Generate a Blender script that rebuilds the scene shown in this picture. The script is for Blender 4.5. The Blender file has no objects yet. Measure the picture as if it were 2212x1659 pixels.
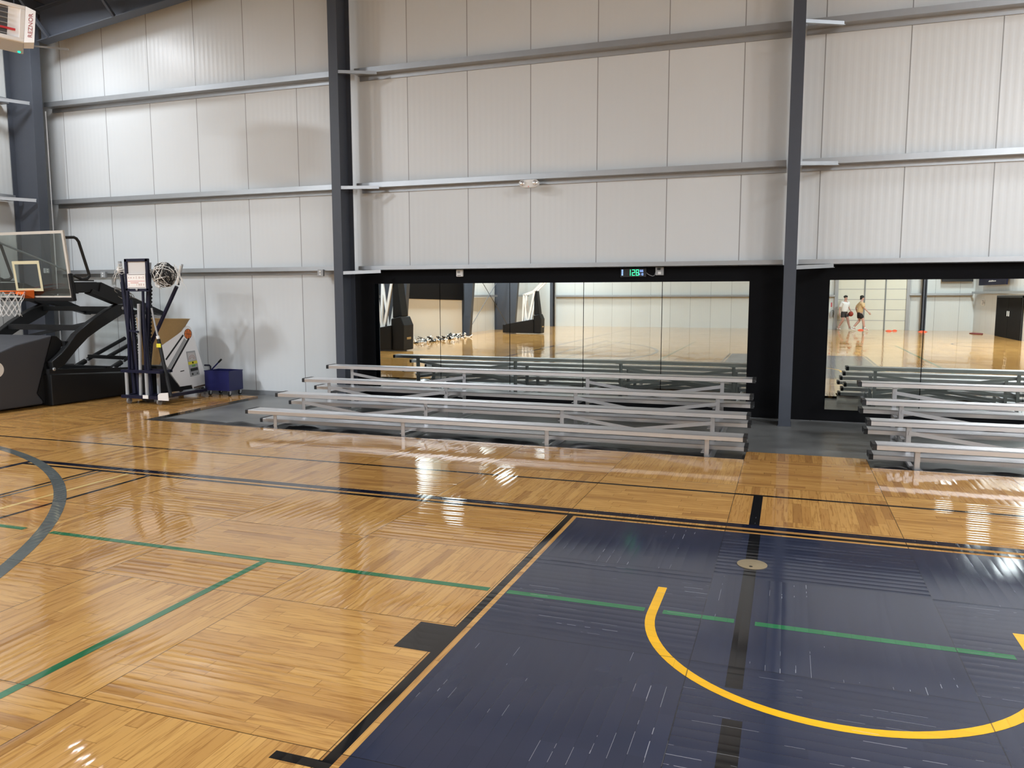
import bpy, bmesh, math, random
from mathutils import Vector, Matrix, noise as mnoise

# ------------------------------------------------------------------ camera, light, exposure
SC = bpy.context.scene
COL = SC.collection
PI = math.pi
D = 11.7            # back wall plane (y)
EYE = Vector((0, 0, 1.735))
PITCH, YAW, ROLL = 0.1134, 0.3367, 0.0016

cd = bpy.data.cameras.new('camera')
cd.sensor_width = 36.0
cd.lens = 1696.82 / 2212 * 36.0
cd.clip_start, cd.clip_end = 0.05, 200
cam = bpy.data.objects.new('camera', cd)
COL.objects.link(cam)
f = Vector((-math.sin(YAW) * math.cos(PITCH), math.cos(YAW) * math.cos(PITCH), -math.sin(PITCH)))
r0 = Vector((math.cos(YAW), math.sin(YAW), 0))
d0 = f.cross(r0)
r1 = math.cos(ROLL) * r0 + math.sin(ROLL) * d0
d1 = -math.sin(ROLL) * r0 + math.cos(ROLL) * d0
M = Matrix((r1, -d1, -f)).transposed().to_4x4()
M.translation = EYE
cam.matrix_world = M
SC.camera = cam

SC.view_settings.view_transform = 'Standard'
SC.view_settings.look = 'None'
SC.view_settings.gamma = 1
SC.view_settings.use_curve_mapping = False
SC.view_settings.exposure = 0.10
SC.cycles.max_bounces = 14
SC.cycles.glossy_bounces = 8
SC.cycles.diffuse_bounces = 5
SC.cycles.transmission_bounces = 8
SC.cycles.caustics_reflective = False
SC.cycles.sample_clamp_indirect = 6.0

world = bpy.data.worlds.new('world')
SC.world = world
world.use_nodes = True
world.node_tree.nodes['Background'].inputs[0].default_value = (0.6, 0.65, 0.7, 1)
world.node_tree.nodes['Background'].inputs[1].default_value = 0.05

LAMP_POWER = {9.7: 105.0, 9.3: 235.0, 3.0: 620.0, -14.5: 420.0, -16.0: 520.0}      # dimmed next to the end walls
LAMP_FULL = 960.0
LAMP_COLOR = (0.89, 0.94, 1.0)
LAMP_SPOTS = [(-12.1, 9.7), (-12.1, 3.0), (-12.1, -4.2), (-12.1, -10.2), (-12.1, -16.0),
              (6.7, 9.3), (6.7, 3.0), (6.7, -3.6), (6.7, -8.0), (6.7, -14.5)]
LAMP_Z = 6.72


# ------------------------------------------------------------------ helpers
def tag(o, label=None, cat=None, group=None, kind=None):
    if label: o['label'] = label
    if cat: o['category'] = cat
    if group: o['group'] = group
    if kind: o['kind'] = kind
    return o


def empty(name, loc, label, cat, group=None):
    o = bpy.data.objects.new(name, None)
    o.empty_display_size = 0.1
    COL.objects.link(o)
    o.location = loc
    return tag(o, label, cat, group)


def origin(o):
    v = Vector((0, 0, 0))
    while o is not None:
        v += Vector(o.location)
        o = o.parent
    return v


class G:
    """collects shapes in world coordinates; build() links them as ONE mesh object"""
    def __init__(s):
        s.bm = bmesh.new()

    def poly(s, pts):
        return s.bm.faces.new([s.bm.verts.new(p) for p in pts])

    def box(s, lo, hi):
        x0, y0, z0 = lo
        x1, y1, z1 = hi
        return s.hexa([(x0, y0, z0), (x1, y0, z0), (x1, y1, z0), (x0, y1, z0)],
                      [(x0, y0, z1), (x1, y0, z1), (x1, y1, z1), (x0, y1, z1)])

    def hexa(s, a, b):
        va = [s.bm.verts.new(p) for p in a]
        vb = [s.bm.verts.new(p) for p in b]
        n = len(a)
        s.bm.faces.new(va[::-1])
        s.bm.faces.new(vb)
        for i in range(n):
            j = (i + 1) % n
            s.bm.faces.new((va[i], va[j], vb[j], vb[i]))
        return s

    def prism(s, poly, axis, a, b):
        """poly: 2-D outline; axis 0: (y,z) swept in x; 1: (x,z) in y; 2: (x,y) in z"""
        def P(p, t):
            return ((t, p[0], p[1]), (p[0], t, p[1]), (p[0], p[1], t))[axis]
        return s.hexa([P(p, a) for p in poly], [P(p, b) for p in poly])

    def bar(s, p, q, w, h, up=(0, 0, 1)):
        p, q = Vector(p), Vector(q)
        d = (q - p).normalized()
        u = Vector(up)
        if abs(d.dot(u)) > 0.98: u = Vector((0, 1, 0))
        x = d.cross(u).normalized() * (w / 2)
        y = x.cross(d).normalized() * (h / 2)
        A = [p - x - y, p + x - y, p + x + y, p - x + y]
        return s.hexa(A, [v + (q - p) for v in A])

    def tube(s, pts, r, n=10, closed=False, r2=None):
        pts = [Vector(p) for p in pts]
        m = len(pts)
        rings = []
        prev = None
        for i, p in enumerate(pts):
            a = pts[(i - 1) % m] if (closed or i > 0) else p
            b = pts[(i + 1) % m] if (closed or i < m - 1) else p
            t = (b - a)
            if t.length < 1e-9: t = Vector((0, 0, 1))
            t.normalize()
            if prev is None:
                u = t.orthogonal().normalized()
            else:
                u = prev - t * prev.dot(t)
                u = u.normalized() if u.length > 1e-6 else t.orthogonal().normalized()
            prev = u
            w = t.cross(u)
            rr = r if r2 is None else r + (r2 - r) * i / max(1, m - 1)
            rings.append([s.bm.verts.new(p + (u * math.cos(2 * PI * k / n) + w * math.sin(2 * PI * k / n)) * rr) for k in range(n)])
        for i in range(m if closed else m - 1):
            A, B = rings[i], rings[(i + 1) % m]
            for k in range(n):
                s.bm.faces.new((A[k], A[(k + 1) % n], B[(k + 1) % n], B[k]))
        if not closed:
            s.bm.faces.new(rings[0][::-1])
            s.bm.faces.new(rings[-1])
        return s

    def lathe(s, c, prof, axis=(0, 0, 1), n=24, cap=True):
        """prof: list of (radius, height along axis)"""
        ax = Vector(axis).normalized()
        u = ax.orthogonal().normalized()
        w = ax.cross(u)
        c = Vector(c)
        rings = [[s.bm.verts.new(c + ax * h + (u * math.cos(2 * PI * k / n) + w * math.sin(2 * PI * k / n)) * max(rr, 1e-4)) for k in range(n)] for rr, h in prof]
        for A, B in zip(rings, rings[1:]):
            for k in range(n):
                s.bm.faces.new((A[k], A[(k + 1) % n], B[(k + 1) % n], B[k]))
        if cap:
            s.bm.faces.new(rings[0][::-1])
            s.bm.faces.new(rings[-1])
        return s

    def ball(s, c, r, n=20, sc=(1, 1, 1)):
        mt = Matrix.Translation(c) @ Matrix.Diagonal((r * sc[0], r * sc[1], r * sc[2], 1))
        bmesh.ops.create_uvsphere(s.bm, u_segments=n, v_segments=max(8, n // 2), radius=1, matrix=mt)
        return s

    def build(s, name, mat, parent=None, bevel=0, smooth=False, seg=2):
        bm = s.bm
        if parent is not None:
            o0 = origin(parent)
        else:
            lo = Vector((min(v.co.x for v in bm.verts), min(v.co.y for v in bm.verts), min(v.co.z for v in bm.verts)))
            hi = Vector((max(v.co.x for v in bm.verts), max(v.co.y for v in bm.verts), max(v.co.z for v in bm.verts)))
            o0 = Vector(((lo.x + hi.x) / 2, (lo.y + hi.y) / 2, lo.z))
        bmesh.ops.recalc_face_normals(bm, faces=bm.faces)
        bmesh.ops.translate(bm, verts=bm.verts, vec=-o0)
        me = bpy.data.meshes.new(name)
        bm.to_mesh(me)
        bm.free()
        o = bpy.data.objects.new(name, me)
        COL.objects.link(o)
        if parent is not None:
            o.parent = parent
        else:
            o.location = o0
        me.materials.append(mat)
        if bevel:
            b = o.modifiers.new('bevel', 'BEVEL')
            b.width, b.segments, b.limit_method, b.angle_limit = bevel, seg, 'ANGLE', 0.6
        if smooth:
            for p in me.polygons: p.use_smooth = True
            if smooth == 'auto':
                me.set_sharp_from_angle(angle=0.7)
        return o


def copy_tree(o, parent=None):
    c = o.copy()
    COL.objects.link(c)
    if parent is not None: c.parent = parent
    for ch in list(o.children): copy_tree(ch, c)
    return c


def text_obj(name, body, size, mw, mat, parent=None, extrude=0.0006, align='CENTER'):
    cu = bpy.data.curves.new(name, 'FONT')
    cu.body, cu.size, cu.extrude = body, size, extrude
    cu.align_x, cu.align_y = align, 'CENTER'
    tmp = bpy.data.objects.new(name + '_tmp', cu)
    COL.objects.link(tmp)
    bpy.context.view_layer.update()
    me = bpy.data.meshes.new_from_object(tmp.evaluated_get(bpy.context.evaluated_depsgraph_get()))
    bpy.data.objects.remove(tmp)
    o0 = origin(parent) if parent is not None else Vector((0, 0, 0))
    me.transform(Matrix.Translation(-o0) @ mw)
    me.name = name
    me.materials.clear()
    me.materials.append(mat)
    o = bpy.data.objects.new(name, me)
    COL.objects.link(o)
    if parent is not None: o.parent = parent
    return o


def frame_mat(pos, right, up):
    r, u = Vector(right).normalized(), Vector(up).normalized()
    n = r.cross(u)
    m = Matrix((r, u, n)).transposed().to_4x4()
    m.translation = pos
    return m


# ------------------------------------------------------------------ materials
def mat(name, col, rough=0.5, metal=0.0, spec=0.5, emit=None, es=0.0, coat=0.0, trans=0.0, ior=1.45, bump=0.0, bscale=60, var=0.0):
    m = bpy.data.materials.new(name)
    m.use_nodes = True
    nt = m.node_tree
    b = nt.nodes['Principled BSDF']
    b.inputs['Base Color'].default_value = (*col, 1)
    b.inputs['Roughness'].default_value = rough
    b.inputs['Metallic'].default_value = metal
    b.inputs['Specular IOR Level'].default_value = spec
    b.inputs['Coat Weight'].default_value = coat
    b.inputs['Transmission Weight'].default_value = trans
    b.inputs['IOR'].default_value = ior
    if emit:
        b.inputs['Emission Color'].default_value = (*emit, 1)
        b.inputs['Emission Strength'].default_value = es
    if bump or var:
        tc = nt.nodes.new('ShaderNodeTexCoord')
        nz = nt.nodes.new('ShaderNodeTexNoise')
        nz.inputs['Scale'].default_value = bscale
        nz.inputs['Detail'].default_value = 4
        nt.links.new(tc.outputs['Object'], nz.inputs['Vector'])
        if bump:
            bp = nt.nodes.new('ShaderNodeBump')
            bp.inputs['Strength'].default_value = bump
            bp.inputs['Distance'].default_value = 0.01
            nt.links.new(nz.outputs[0], bp.inputs['Height'])
            nt.links.new(bp.outputs[0], b.inputs['Normal'])
        if var:
            mx = nt.nodes.new('ShaderNodeMix')
            mx.data_type = 'RGBA'
            mx.inputs[6].default_value = (*[c * (1 - var) for c in col], 1)
            mx.inputs[7].default_value = (*[min(1, c * (1 + var)) for c in col], 1)
            nt.links.new(nz.outputs[0], mx.inputs[0])
            nt.links.new(mx.outputs[2], b.inputs['Base Color'])
    return m


class N:
    """small node-math helper"""
    def __init__(s, nt): s.nt = nt

    def _in(s, node, i, v):
        if isinstance(v, (int, float)): node.inputs[i].default_value = v
        elif v is not None: s.nt.links.new(v, node.inputs[i])

    def m(s, op, a, b=None, c=None):
        n = s.nt.nodes.new('ShaderNodeMath')
        n.operation = op
        s._in(n, 0, a); s._in(n, 1, b); s._in(n, 2, c)
        return n.outputs[0]

    def xyz(s, a, b, c):
        n = s.nt.nodes.new('ShaderNodeCombineXYZ')
        s._in(n, 0, a); s._in(n, 1, b); s._in(n, 2, c)
        return n.outputs[0]

    def white(s, v):
        n = s.nt.nodes.new('ShaderNodeTexWhiteNoise')
        n.noise_dimensions = '3D'
        s.nt.links.new(v, n.inputs['Vector'])
        return n.outputs[0]

    def noise(s, v, scale, detail=2.0, rough=0.5):
        n = s.nt.nodes.new('ShaderNodeTexNoise')
        s.nt.links.new(v, n.inputs['Vector'])
        n.inputs['Scale'].default_value = scale
        n.inputs['Detail'].default_value = detail
        n.inputs['Roughness'].default_value = rough
        return n.outputs[0]

    def mix(s, fac, a, b, blend='MIX'):
        n = s.nt.nodes.new('ShaderNodeMix')
        n.data_type, n.blend_type = 'RGBA', blend
        s._in(n, 0, fac)
        for i, v in ((6, a), (7, b)):
            if isinstance(v, tuple): n.inputs[i].default_value = (*v, 1)
            else: s.nt.links.new(v, n.inputs[i])
        return n.outputs[2]

    def norm(s, v):
        n = s.nt.nodes.new('ShaderNodeVectorMath')
        n.operation = 'NORMALIZE'
        s.nt.links.new(v, n.inputs[0])
        return n.outputs[0]


CELL = 1.22          # one portable floor panel
def court_mat(name, paint=None, rough=0.045):
    """strip-wood panels laid basket-weave; paint=None gives bare varnished wood, else a painted coat on the same boards"""
    m = bpy.data.materials.new(name)
    m.use_nodes = True
    nt = m.node_tree
    b = nt.nodes['Principled BSDF']
    h = N(nt)
    geo = nt.nodes.new('ShaderNodeNewGeometry')
    sp = nt.nodes.new('ShaderNodeSeparateXYZ')
    nt.links.new(geo.outputs['Position'], sp.inputs[0])
    x, y = sp.outputs[0], sp.outputs[1]
    cx = h.m('DIVIDE', h.m('ADD', x, 0.381), CELL)
    cy = h.m('DIVIDE', h.m('SUBTRACT', y, 3.655), CELL)
    ci, cj = h.m('FLOOR', cx), h.m('FLOOR', cy)
    fx, fy = h.m('SUBTRACT', cx, ci), h.m('SUBTRACT', cy, cj)
    par = h.m('FLOORED_MODULO', h.m('ADD', ci, cj), 2.0)
    df = h.m('SUBTRACT', fy, fx)
    v = h.m('MULTIPLY_ADD', par, df, fx)
    u = h.m('SUBTRACT', fy, h.m('MULTIPLY', par, df))
    pv = h.m('MULTIPLY', v, 18.0)
    pl = h.m('FLOOR', pv)
    fv = h.m('SUBTRACT', pv, pl)
    cell = h.white(h.xyz(ci, cj, 7.0))
    rp = h.white(h.xyz(ci, cj, h.m('ADD', pl, 20.0)))
    su = h.m('ADD', h.m('MULTIPLY', u, 2.1), h.m('MULTIPLY', rp, 9.0))
    sg = h.m('FLOOR', su)
    fs = h.m('SUBTRACT', su, sg)
    rs = h.white(h.xyz(h.m('ADD', h.m('MULTIPLY', ci, 31.0), pl), cj, sg))
    # grain
    gv = h.xyz(h.m('MULTIPLY', u, 3.0), h.m('MULTIPLY', v, 42.0), h.m('MULTIPLY', rs, 40.0))
    grain = h.noise(gv, 1.6, 4.0, 0.6)
    gap = h.m('LESS_THAN', h.m('MINIMUM', fv, h.m('SUBTRACT', 1.0, fv)), 0.022)
    butt = h.m('LESS_THAN', fs, 0.008)
    edge = h.m('MINIMUM', h.m('MINIMUM', fx, h.m('SUBTRACT', 1.0, fx)), h.m('MINIMUM', fy, h.m('SUBTRACT', 1.0, fy)))
    seam = h.m('LESS_THAN', edge, 0.0022)
    dirt = h.noise(h.xyz(x, y, 0.0), 0.9, 3.0)
    if paint is None:
        tone = h.m('ADD', h.m('MULTIPLY', rs, 0.55), h.m('MULTIPLY', cell, 0.35))
        c = h.mix(tone, (0.49, 0.240, 0.070), (0.72, 0.405, 0.125))
        g2 = h.m('SMOOTH_MIN', h.m('MULTIPLY', h.m('MAXIMUM', h.m('SUBTRACT', grain, 0.50), 0.0), 3.4), 0.58, 0.1)
        c = h.mix(g2, c, (0.27, 0.105, 0.025))
        dark = h.m('MULTIPLY', h.m('LESS_THAN', rs, 0.07), 0.30)
        c = h.mix(dark, c, (0.25, 0.11, 0.04))
        c = h.mix(h.m('MULTIPLY', gap, 0.38), c, (0.13, 0.055, 0.015))
        c = h.mix(h.m('MULTIPLY', butt, 0.40), c, (0.13, 0.055, 0.015))
        c = h.mix(h.m('MULTIPLY', seam, 0.80), c, (0.035, 0.018, 0.008))
    else:
        lo = tuple(p * 0.86 for p in paint)
        hi = tuple(p * 1.14 for p in paint)
        c = h.mix(h.m('ADD', h.m('MULTIPLY', rs, 0.5), h.m('MULTIPLY', dirt, 0.5)), lo, hi)
        wear = h.noise(h.xyz(h.m('MULTIPLY', x, 1.0), h.m('MULTIPLY', y, 1.0), 3.0), 2.6, 3.0, 0.7)
        worn = h.m('MULTIPLY', gap, h.m('MULTIPLY', h.m('GREATER_THAN', wear, 0.57), h.m('GREATER_THAN', rs, 0.55)))
        c = h.mix(h.m('MULTIPLY', worn, 0.65), c, (0.55, 0.56, 0.60))
        c = h.mix(h.m('MULTIPLY', gap, 0.25), c, tuple(p * 0.3 for p in paint))
        c = h.mix(h.m('MULTIPLY', seam, 0.7), c, (0.012, 0.012, 0.014))
    nt.links.new(c, b.inputs['Base Color'])
    # every board is very slightly cupped and tilted: broken, striped reflections
    wav = h.noise(h.xyz(x, y, 5.0), 1.3, 2.0)
    wav2 = h.noise(h.xyz(x, y, 9.0), 1.1, 2.0)
    nv = h.m('ADD', h.m('MULTIPLY', h.m('SUBTRACT', fv, 0.5), 0.030), h.m('MULTIPLY', h.m('SUBTRACT', rp, 0.5), 0.014))
    nv = h.m('ADD', nv, h.m('MULTIPLY', h.m('SUBTRACT', wav, 0.5), 0.030))
    nu = h.m('ADD', h.m('MULTIPLY', h.m('SUBTRACT', wav2, 0.5), 0.018), h.m('MULTIPLY', h.m('SUBTRACT', rs, 0.5), 0.003))
    dn = h.m('SUBTRACT', nv, nu)
    nx = h.m('SUBTRACT', nv, h.m('MULTIPLY', par, dn))
    ny = h.m('MULTIPLY_ADD', par, dn, nu)
    nt.links.new(h.norm(h.xyz(nx, ny, 1.0)), b.inputs['Normal'])
    b.inputs['Roughness'].default_value = rough
    b.inputs['Specular IOR Level'].default_value = 0.5
    b.inputs['IOR'].default_value = 1.5
    return m


def panel_mat(name, axis, col=(0.70, 0.73, 0.742), sgn=1):
    """insulated steel wall panels: joint every 1.034 m and fine vertical ribs"""
    m = bpy.data.materials.new(name)
    m.use_nodes = True
    nt = m.node_tree
    b = nt.nodes['Principled BSDF']
    h = N(nt)
    geo = nt.nodes.new('ShaderNodeNewGeometry')
    sp = nt.nodes.new('ShaderNodeSeparateXYZ')
    nt.links.new(geo.outputs['Position'], sp.inputs[0])
    t = h.m('DIVIDE', h.m('ADD', sp.outputs[axis], 6.89), 1.034)
    fl = h.m('FLOOR', t)
    fr = h.m('SUBTRACT', t, fl)
    joint = h.m('LESS_THAN', h.m('MINIMUM', fr, h.m('SUBTRACT', 1.0, fr)), 0.0065)
    rnd = h.white(h.xyz(fl, 3.0, 1.0))
    c = h.mix(rnd, tuple(v * 0.97 for v in col), tuple(v * 1.02 for v in col))
    dirt = h.noise(h.xyz(h.m('MULTIPLY', sp.outputs[0], 1.0), h.m('MULTIPLY', sp.outputs[1], 1.0), h.m('MULTIPLY', sp.outputs[2], 0.35)), 1.7, 4.0, 0.6)
    c = h.mix(h.m('MULTIPLY', dirt, 0.10), c, (0.45, 0.43, 0.40))
    c = h.mix(h.m('MULTIPLY', joint, 0.75), c, (0.16, 0.155, 0.15))
    nt.links.new(c, b.inputs['Base Color'])
    rib = h.m('SINE', h.m('MULTIPLY', fr, 2 * PI * 11))
    rib = h.m('MULTIPLY', h.m('POWER', h.m('ABSOLUTE', rib), 3.0), h.m('SIGN', rib))
    tilt = h.m('MULTIPLY', rib, 0.045)
    if axis == 0: v = h.xyz(tilt, -1.0 * sgn, 0.0)
    else: v = h.xyz(1.0 * sgn, tilt, 0.0)
    nt.links.new(h.norm(v), b.inputs['Normal'])
    b.inputs['Roughness'].default_value = 0.34
    b.inputs['Specular IOR Level'].default_value = 0.45
    return m


M_WOOD = court_mat('varnished_maple_boards')
M_NAVY = court_mat('navy_floor_paint', (0.027, 0.033, 0.060), 0.11)
M_NAVYL = court_mat('dark_navy_floor_paint', (0.010, 0.012, 0.026), 0.07)
M_BLACKLINE = court_mat('black_floor_paint', (0.011, 0.011, 0.012), 0.07)
M_GREEN = court_mat('green_floor_paint', (0.022, 0.165, 0.062), 0.07)
M_YELLOW = court_mat('yellow_floor_paint', (0.90, 0.47, 0.005), 0.16)
M_GREYLINE = court_mat('grey_floor_paint', (0.115, 0.130, 0.125), 0.07)
M_CREAM = court_mat('cream_floor_paint', (0.80, 0.55, 0.20), 0.07)
M_WALLB = panel_mat('wall_panels_back', 0)
M_WALLF = panel_mat('wall_panels_front', 0, (0.66, 0.69, 0.68), -1)
M_WALLL = panel_mat('wall_panels_left', 1, (0.68, 0.70, 0.69), 1)
M_WALLR = panel_mat('wall_panels_right', 1, (0.62, 0.63, 0.62), -1)
M_CONC = mat('sealed_concrete', (0.165, 0.165, 0.158), 0.30, spec=0.5, var=0.75, bscale=1.6)
M_CEIL = mat('dark_roof_liner', (0.105, 0.10, 0.115), 0.6)
M_STEEL = mat('slate_painted_steel', (0.066, 0.074, 0.092), 0.45, spec=0.35, var=0.06, bscale=9)
M_GALV = mat('galvanised_steel', (0.40, 0.415, 0.43), 0.38, metal=0.65, var=0.07, bscale=7)
M_ALU = mat('mill_aluminium', (0.66, 0.66, 0.67), 0.28, metal=0.80, var=0.03, bscale=14)
M_ALUD = mat('aluminium_angle', (0.52, 0.52, 0.53), 0.36, metal=0.85)
M_CAP = mat('black_end_cap', (0.012, 0.012, 0.013), 0.45)
M_BLACK = mat('black_board', (0.0055, 0.0055, 0.0065), 0.75, spec=0.12)
M_MIRROR = mat('mirror_glass', (0.715, 0.765, 0.73), 0.004, metal=1.0)
M_WHITE = mat('white_plastic', (0.80, 0.80, 0.78), 0.35)
M_WHITEP = mat('white_painted_steel', (0.90, 0.905, 0.91), 0.35)
M_DARK = mat('black_painted_steel', (0.010, 0.0105, 0.0115), 0.42, spec=0.35)
M_PAD = mat('charcoal_vinyl_pad', (0.044, 0.046, 0.053), 0.52, bump=0.05, bscale=300)
M_PADB = mat('black_vinyl_pad', (0.008, 0.008, 0.009), 0.5, spec=0.3)
M_RUBBER = mat('black_rubber', (0.012, 0.012, 0.012), 0.6)
M_GREYRUB = mat('grey_caster', (0.20, 0.19, 0.18), 0.5)
M_NAVYM = mat('navy_painted_steel', (0.009, 0.010, 0.028), 0.42, spec=0.35)
M_BLUE = mat('blue_painted_steel', (0.012, 0.014, 0.085), 0.38)
M_ORANGE = mat('orange_painted_steel', (0.85, 0.16, 0.02), 0.38)
M_CORD = mat('white_net_cord', (0.74, 0.73, 0.70), 0.8)
M_GREYCORD = mat('grey_net_cord', (0.33, 0.32, 0.30), 0.85)
M_TAN = mat('tan_canvas', (0.40, 0.255, 0.105), 0.8, bump=0.15, bscale=35, var=0.10)
M_GREY = mat('grey_plastic', (0.36, 0.37, 0.38), 0.45)
M_DGREY = mat('dark_grey_metal', (0.09, 0.09, 0.095), 0.45)
M_PAPER = mat('paper', (0.82, 0.79, 0.76), 0.7)
M_RED = mat('red_print', (0.55, 0.06, 0.05), 0.5)
M_YEL = mat('yellow_print', (0.75, 0.68, 0.05), 0.5)
M_GRN = mat('green_print', (0.14, 0.35, 0.08), 0.5)
M_SHEET = mat('black_plastic_sheet', (0.010, 0.010, 0.011), 0.30)
M_BRASS = mat('tan_metal_plate', (0.27, 0.21, 0.125), 0.42, var=0.15, bscale=45)
M_LED_G = mat('green_led', (0.02, 0.3, 0.12), 0.4, emit=(0.05, 1.0, 0.42), es=1.6)
M_LED_B = mat('blue_led', (0.1, 0.2, 0.5), 0.4, emit=(0.35, 0.55, 1.0), es=1.3)
M_LED_T = mat('teal_led', (0.0, 0.4, 0.3), 0.4, emit=(0.0, 1.0, 0.6), es=1.2)
M_LENS = mat('clear_lens', (0.75, 0.75, 0.75), 0.08, metal=0.6)
M_DOORC = mat('cream_door_panel', (0.70, 0.70, 0.60), 0.5)
M_BALL = mat('basketball_rubber', (0.36, 0.05, 0.03), 0.6)
M_STICK = mat('orange_sticker', (0.72, 0.18, 0.03), 0.5)
M_DISC = mat('orange_marker', (0.95, 0.12, 0.05), 0.5)
M_SKIN = mat('skin', (0.55, 0.33, 0.27), 0.55)
M_HAIR = mat('dark_hair', (0.018, 0.018, 0.013), 0.6)
M_TEEW = mat('white_cotton', (0.80, 0.81, 0.80), 0.85)
M_TEET = mat('tan_cotton', (0.62, 0.45, 0.25), 0.85)
M_SHORT = mat('dark_grey_cotton', (0.045, 0.042, 0.042), 0.85)
M_SHORTB = mat('black_cotton', (0.016, 0.012, 0.012), 0.85)
M_SHOE = mat('white_shoe', (0.72, 0.72, 0.70), 0.6)
M_GLASS = bpy.data.materials.new('backboard_glass')
M_GLASS.use_nodes = True
_nt = M_GLASS.node_tree
_tr = _nt.nodes.new('ShaderNodeBsdfTransparent')
_tr.inputs[0].default_value = (0.83, 0.87, 0.85, 1)
_gl = _nt.nodes.new('ShaderNodeBsdfGlossy')
_gl.inputs['Roughness'].default_value = 0.03
_mx = _nt.nodes.new('ShaderNodeMixShader')
_mx.inputs[0].default_value = 0.07
_nt.links.new(_tr.outputs[0], _mx.inputs[1])
_nt.links.new(_gl.outputs[0], _mx.inputs[2])
_nt.links.new(_mx.outputs[0], _nt.nodes['Material Output'].inputs[0])


# ------------------------------------------------------------------ the hall
XL, XR, YF = -13.75, 8.2, -18.6
RIDGE = -2.6
SL = 0.122
def roof(x): return 6.907 + SL * ((x - XL) if x < RIDGE else (RIDGE - XL) - (x - RIDGE))
CZ = -0.035          # concrete level; the wooden panels lie on it with their tops at z = 0

wood = [(XL, YF), (XR, YF), (XR, 8.50), (0.84, 8.50), (0.84, 8.95), (-0.381, 8.95), (-0.381, 8.50),
        (-8.47, 8.56), (-8.58, 11.24), (XL, 11.40)]
FLOOR = G().prism(wood, 2, CZ, 0.0).build('floor', M_WOOD)
tag(FLOOR, kind='structure', label='glossy maple court floor laid in alternating strip panels')
SLAB = G().box((XL - .1, YF - .1, CZ - 0.2), (XR + .1, D + .1, CZ - 0.001)).build('floor', M_CONC)
tag(SLAB, kind='structure', label='grey sealed concrete floor under the bleachers along the back wall')


def gable(y0, y1, m, name):
    p = [(XL - .1, CZ), (XR + .1, CZ), (XR + .1, roof(XR)), (RIDGE, roof(RIDGE)), (XL - .1, roof(XL))]
    return tag(G().prism(p, 1, y0, y1).build(name, m), kind='structure')


gable(D, D + 0.1, M_WALLB, 'wall_back')
gable(YF - 0.1, YF, M_WALLF, 'wall_front')
tag(G().box((XL - 0.1, YF, CZ), (XL, D, roof(XL))).build('wall_left', M_WALLL), kind='structure')
tag(G().box((XR, YF, CZ), (XR + 0.1, D, roof(XR))).build('wall_right', M_WALLR), kind='structure')
g = G()
for a, b in ((XL - .1, RIDGE), (RIDGE, XR + .1)):
    g.hexa([(a, YF - .1, roof(a)), (b, YF - .1, roof(b)), (b, D + .1, roof(b)), (a, D + .1, roof(a))],
           [(a, YF - .1, roof(a) + .15), (b, YF - .1, roof(b) + .15), (b, D + .1, roof(b) + .15), (a, D + .1, roof(a) + .15)])
CEIL = tag(g.build('ceiling', M_CEIL), kind='structure')
for k in range(14):
    xx = XL + 0.75 + k * 1.52
    zz = roof(xx)
    G().box((xx - .035, YF, zz - .2), (xx + .035, D, zz - 0.01)).build('purlin', M_STEEL, CEIL)
for x0, x1 in ((-13.1, -6.92), (-0.05 + 0.15, 7.9)):
    pass
BASEB = tag(G().box((-13.0, D - 0.025, CZ), (-6.93, D, CZ + 0.075)).build('baseboard_back', M_GALV), kind='structure')


# painted markings, each a thin coat on the boards
def strip(name, x0, y0, x1, y1, m, lab, z=0.0006):
    o = G().box((min(x0, x1), min(y0, y1), z - 0.0004), (max(x0, x1), max(y0, y1), z)).build(name, m, FLOOR)
    o['label'] = lab
    return o


def ring(name, c, r, w, a0, a1, m, lab, z=0.0006, n=64):
    g = G()
    P = []
    for i in range(n + 1):
        a = a0 + (a1 - a0) * i / n
        P.append((math.cos(a), math.sin(a)))
    for (ca, sa), (cb, sb) in zip(P, P[1:]):
        g.poly([(c[0] + ca * r, c[1] + sa * r, z), (c[0] + cb * r, c[1] + sb * r, z), (c[0] + cb * (r + w), c[1] + sb * (r + w), z), (c[0] + ca * (r + w), c[1] + sa * (r + w), z)])
    bmesh.ops.remove_doubles(g.bm, verts=g.bm.verts, dist=1e-5)
    o = g.build(name, m, FLOOR)
    o['label'] = lab
    return o


LX0, LX1 = -1.505, 2.03
strip('lane_paint', LX0, -0.6, LX1, 5.825, M_NAVY, 'navy blue painted lane')
strip('sideline', XL, 6.965, XR, 7.01, M_BLACKLINE, 'thin black line across the court')
strip('baseline', -7.50, 5.965, XR, 6.06, M_NAVYL, 'wide navy baseline')
strip('baseline', -7.42, 5.862, XR, 5.915, M_BLACKLINE, 'narrow black baseline beside the navy one')
strip('court_edge_line', -7.50, -17, -7.42, 5.965, M_NAVYL, 'navy line running away from the baseline corner')
strip('lane_line', LX0 - 0.083, -0.6, LX0 - 0.033, 5.862, M_BLACKLINE, 'black line along the lane')
strip('lane_line', LX1 + 0.033, -0.6, LX1 + 0.083, 5.862, M_BLACKLINE, 'black line along the lane')
strip('lane_block', LX0 - 0.285, 3.326, LX0 - 0.083, 3.638, M_BLACKLINE, 'solid black block on the lane line')
strip('lane_mark', LX0 - 0.285, 2.325, LX0 - 0.083, 2.375, M_BLACKLINE, 'short black tick on the lane line')
strip('center_line', -0.222, 6.06, -0.146, 6.965, M_BLACKLINE, 'short black bar between the lines', 0.0009)
strip('center_line', -0.205, 3.44, -0.130, 5.825, M_BLACKLINE, 'black line across the navy lane', 0.0009)
strip('center_line', -0.195, -0.6, -0.115, 3.17, M_BLACKLINE, 'black line across the navy lane', 0.0009)
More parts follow.
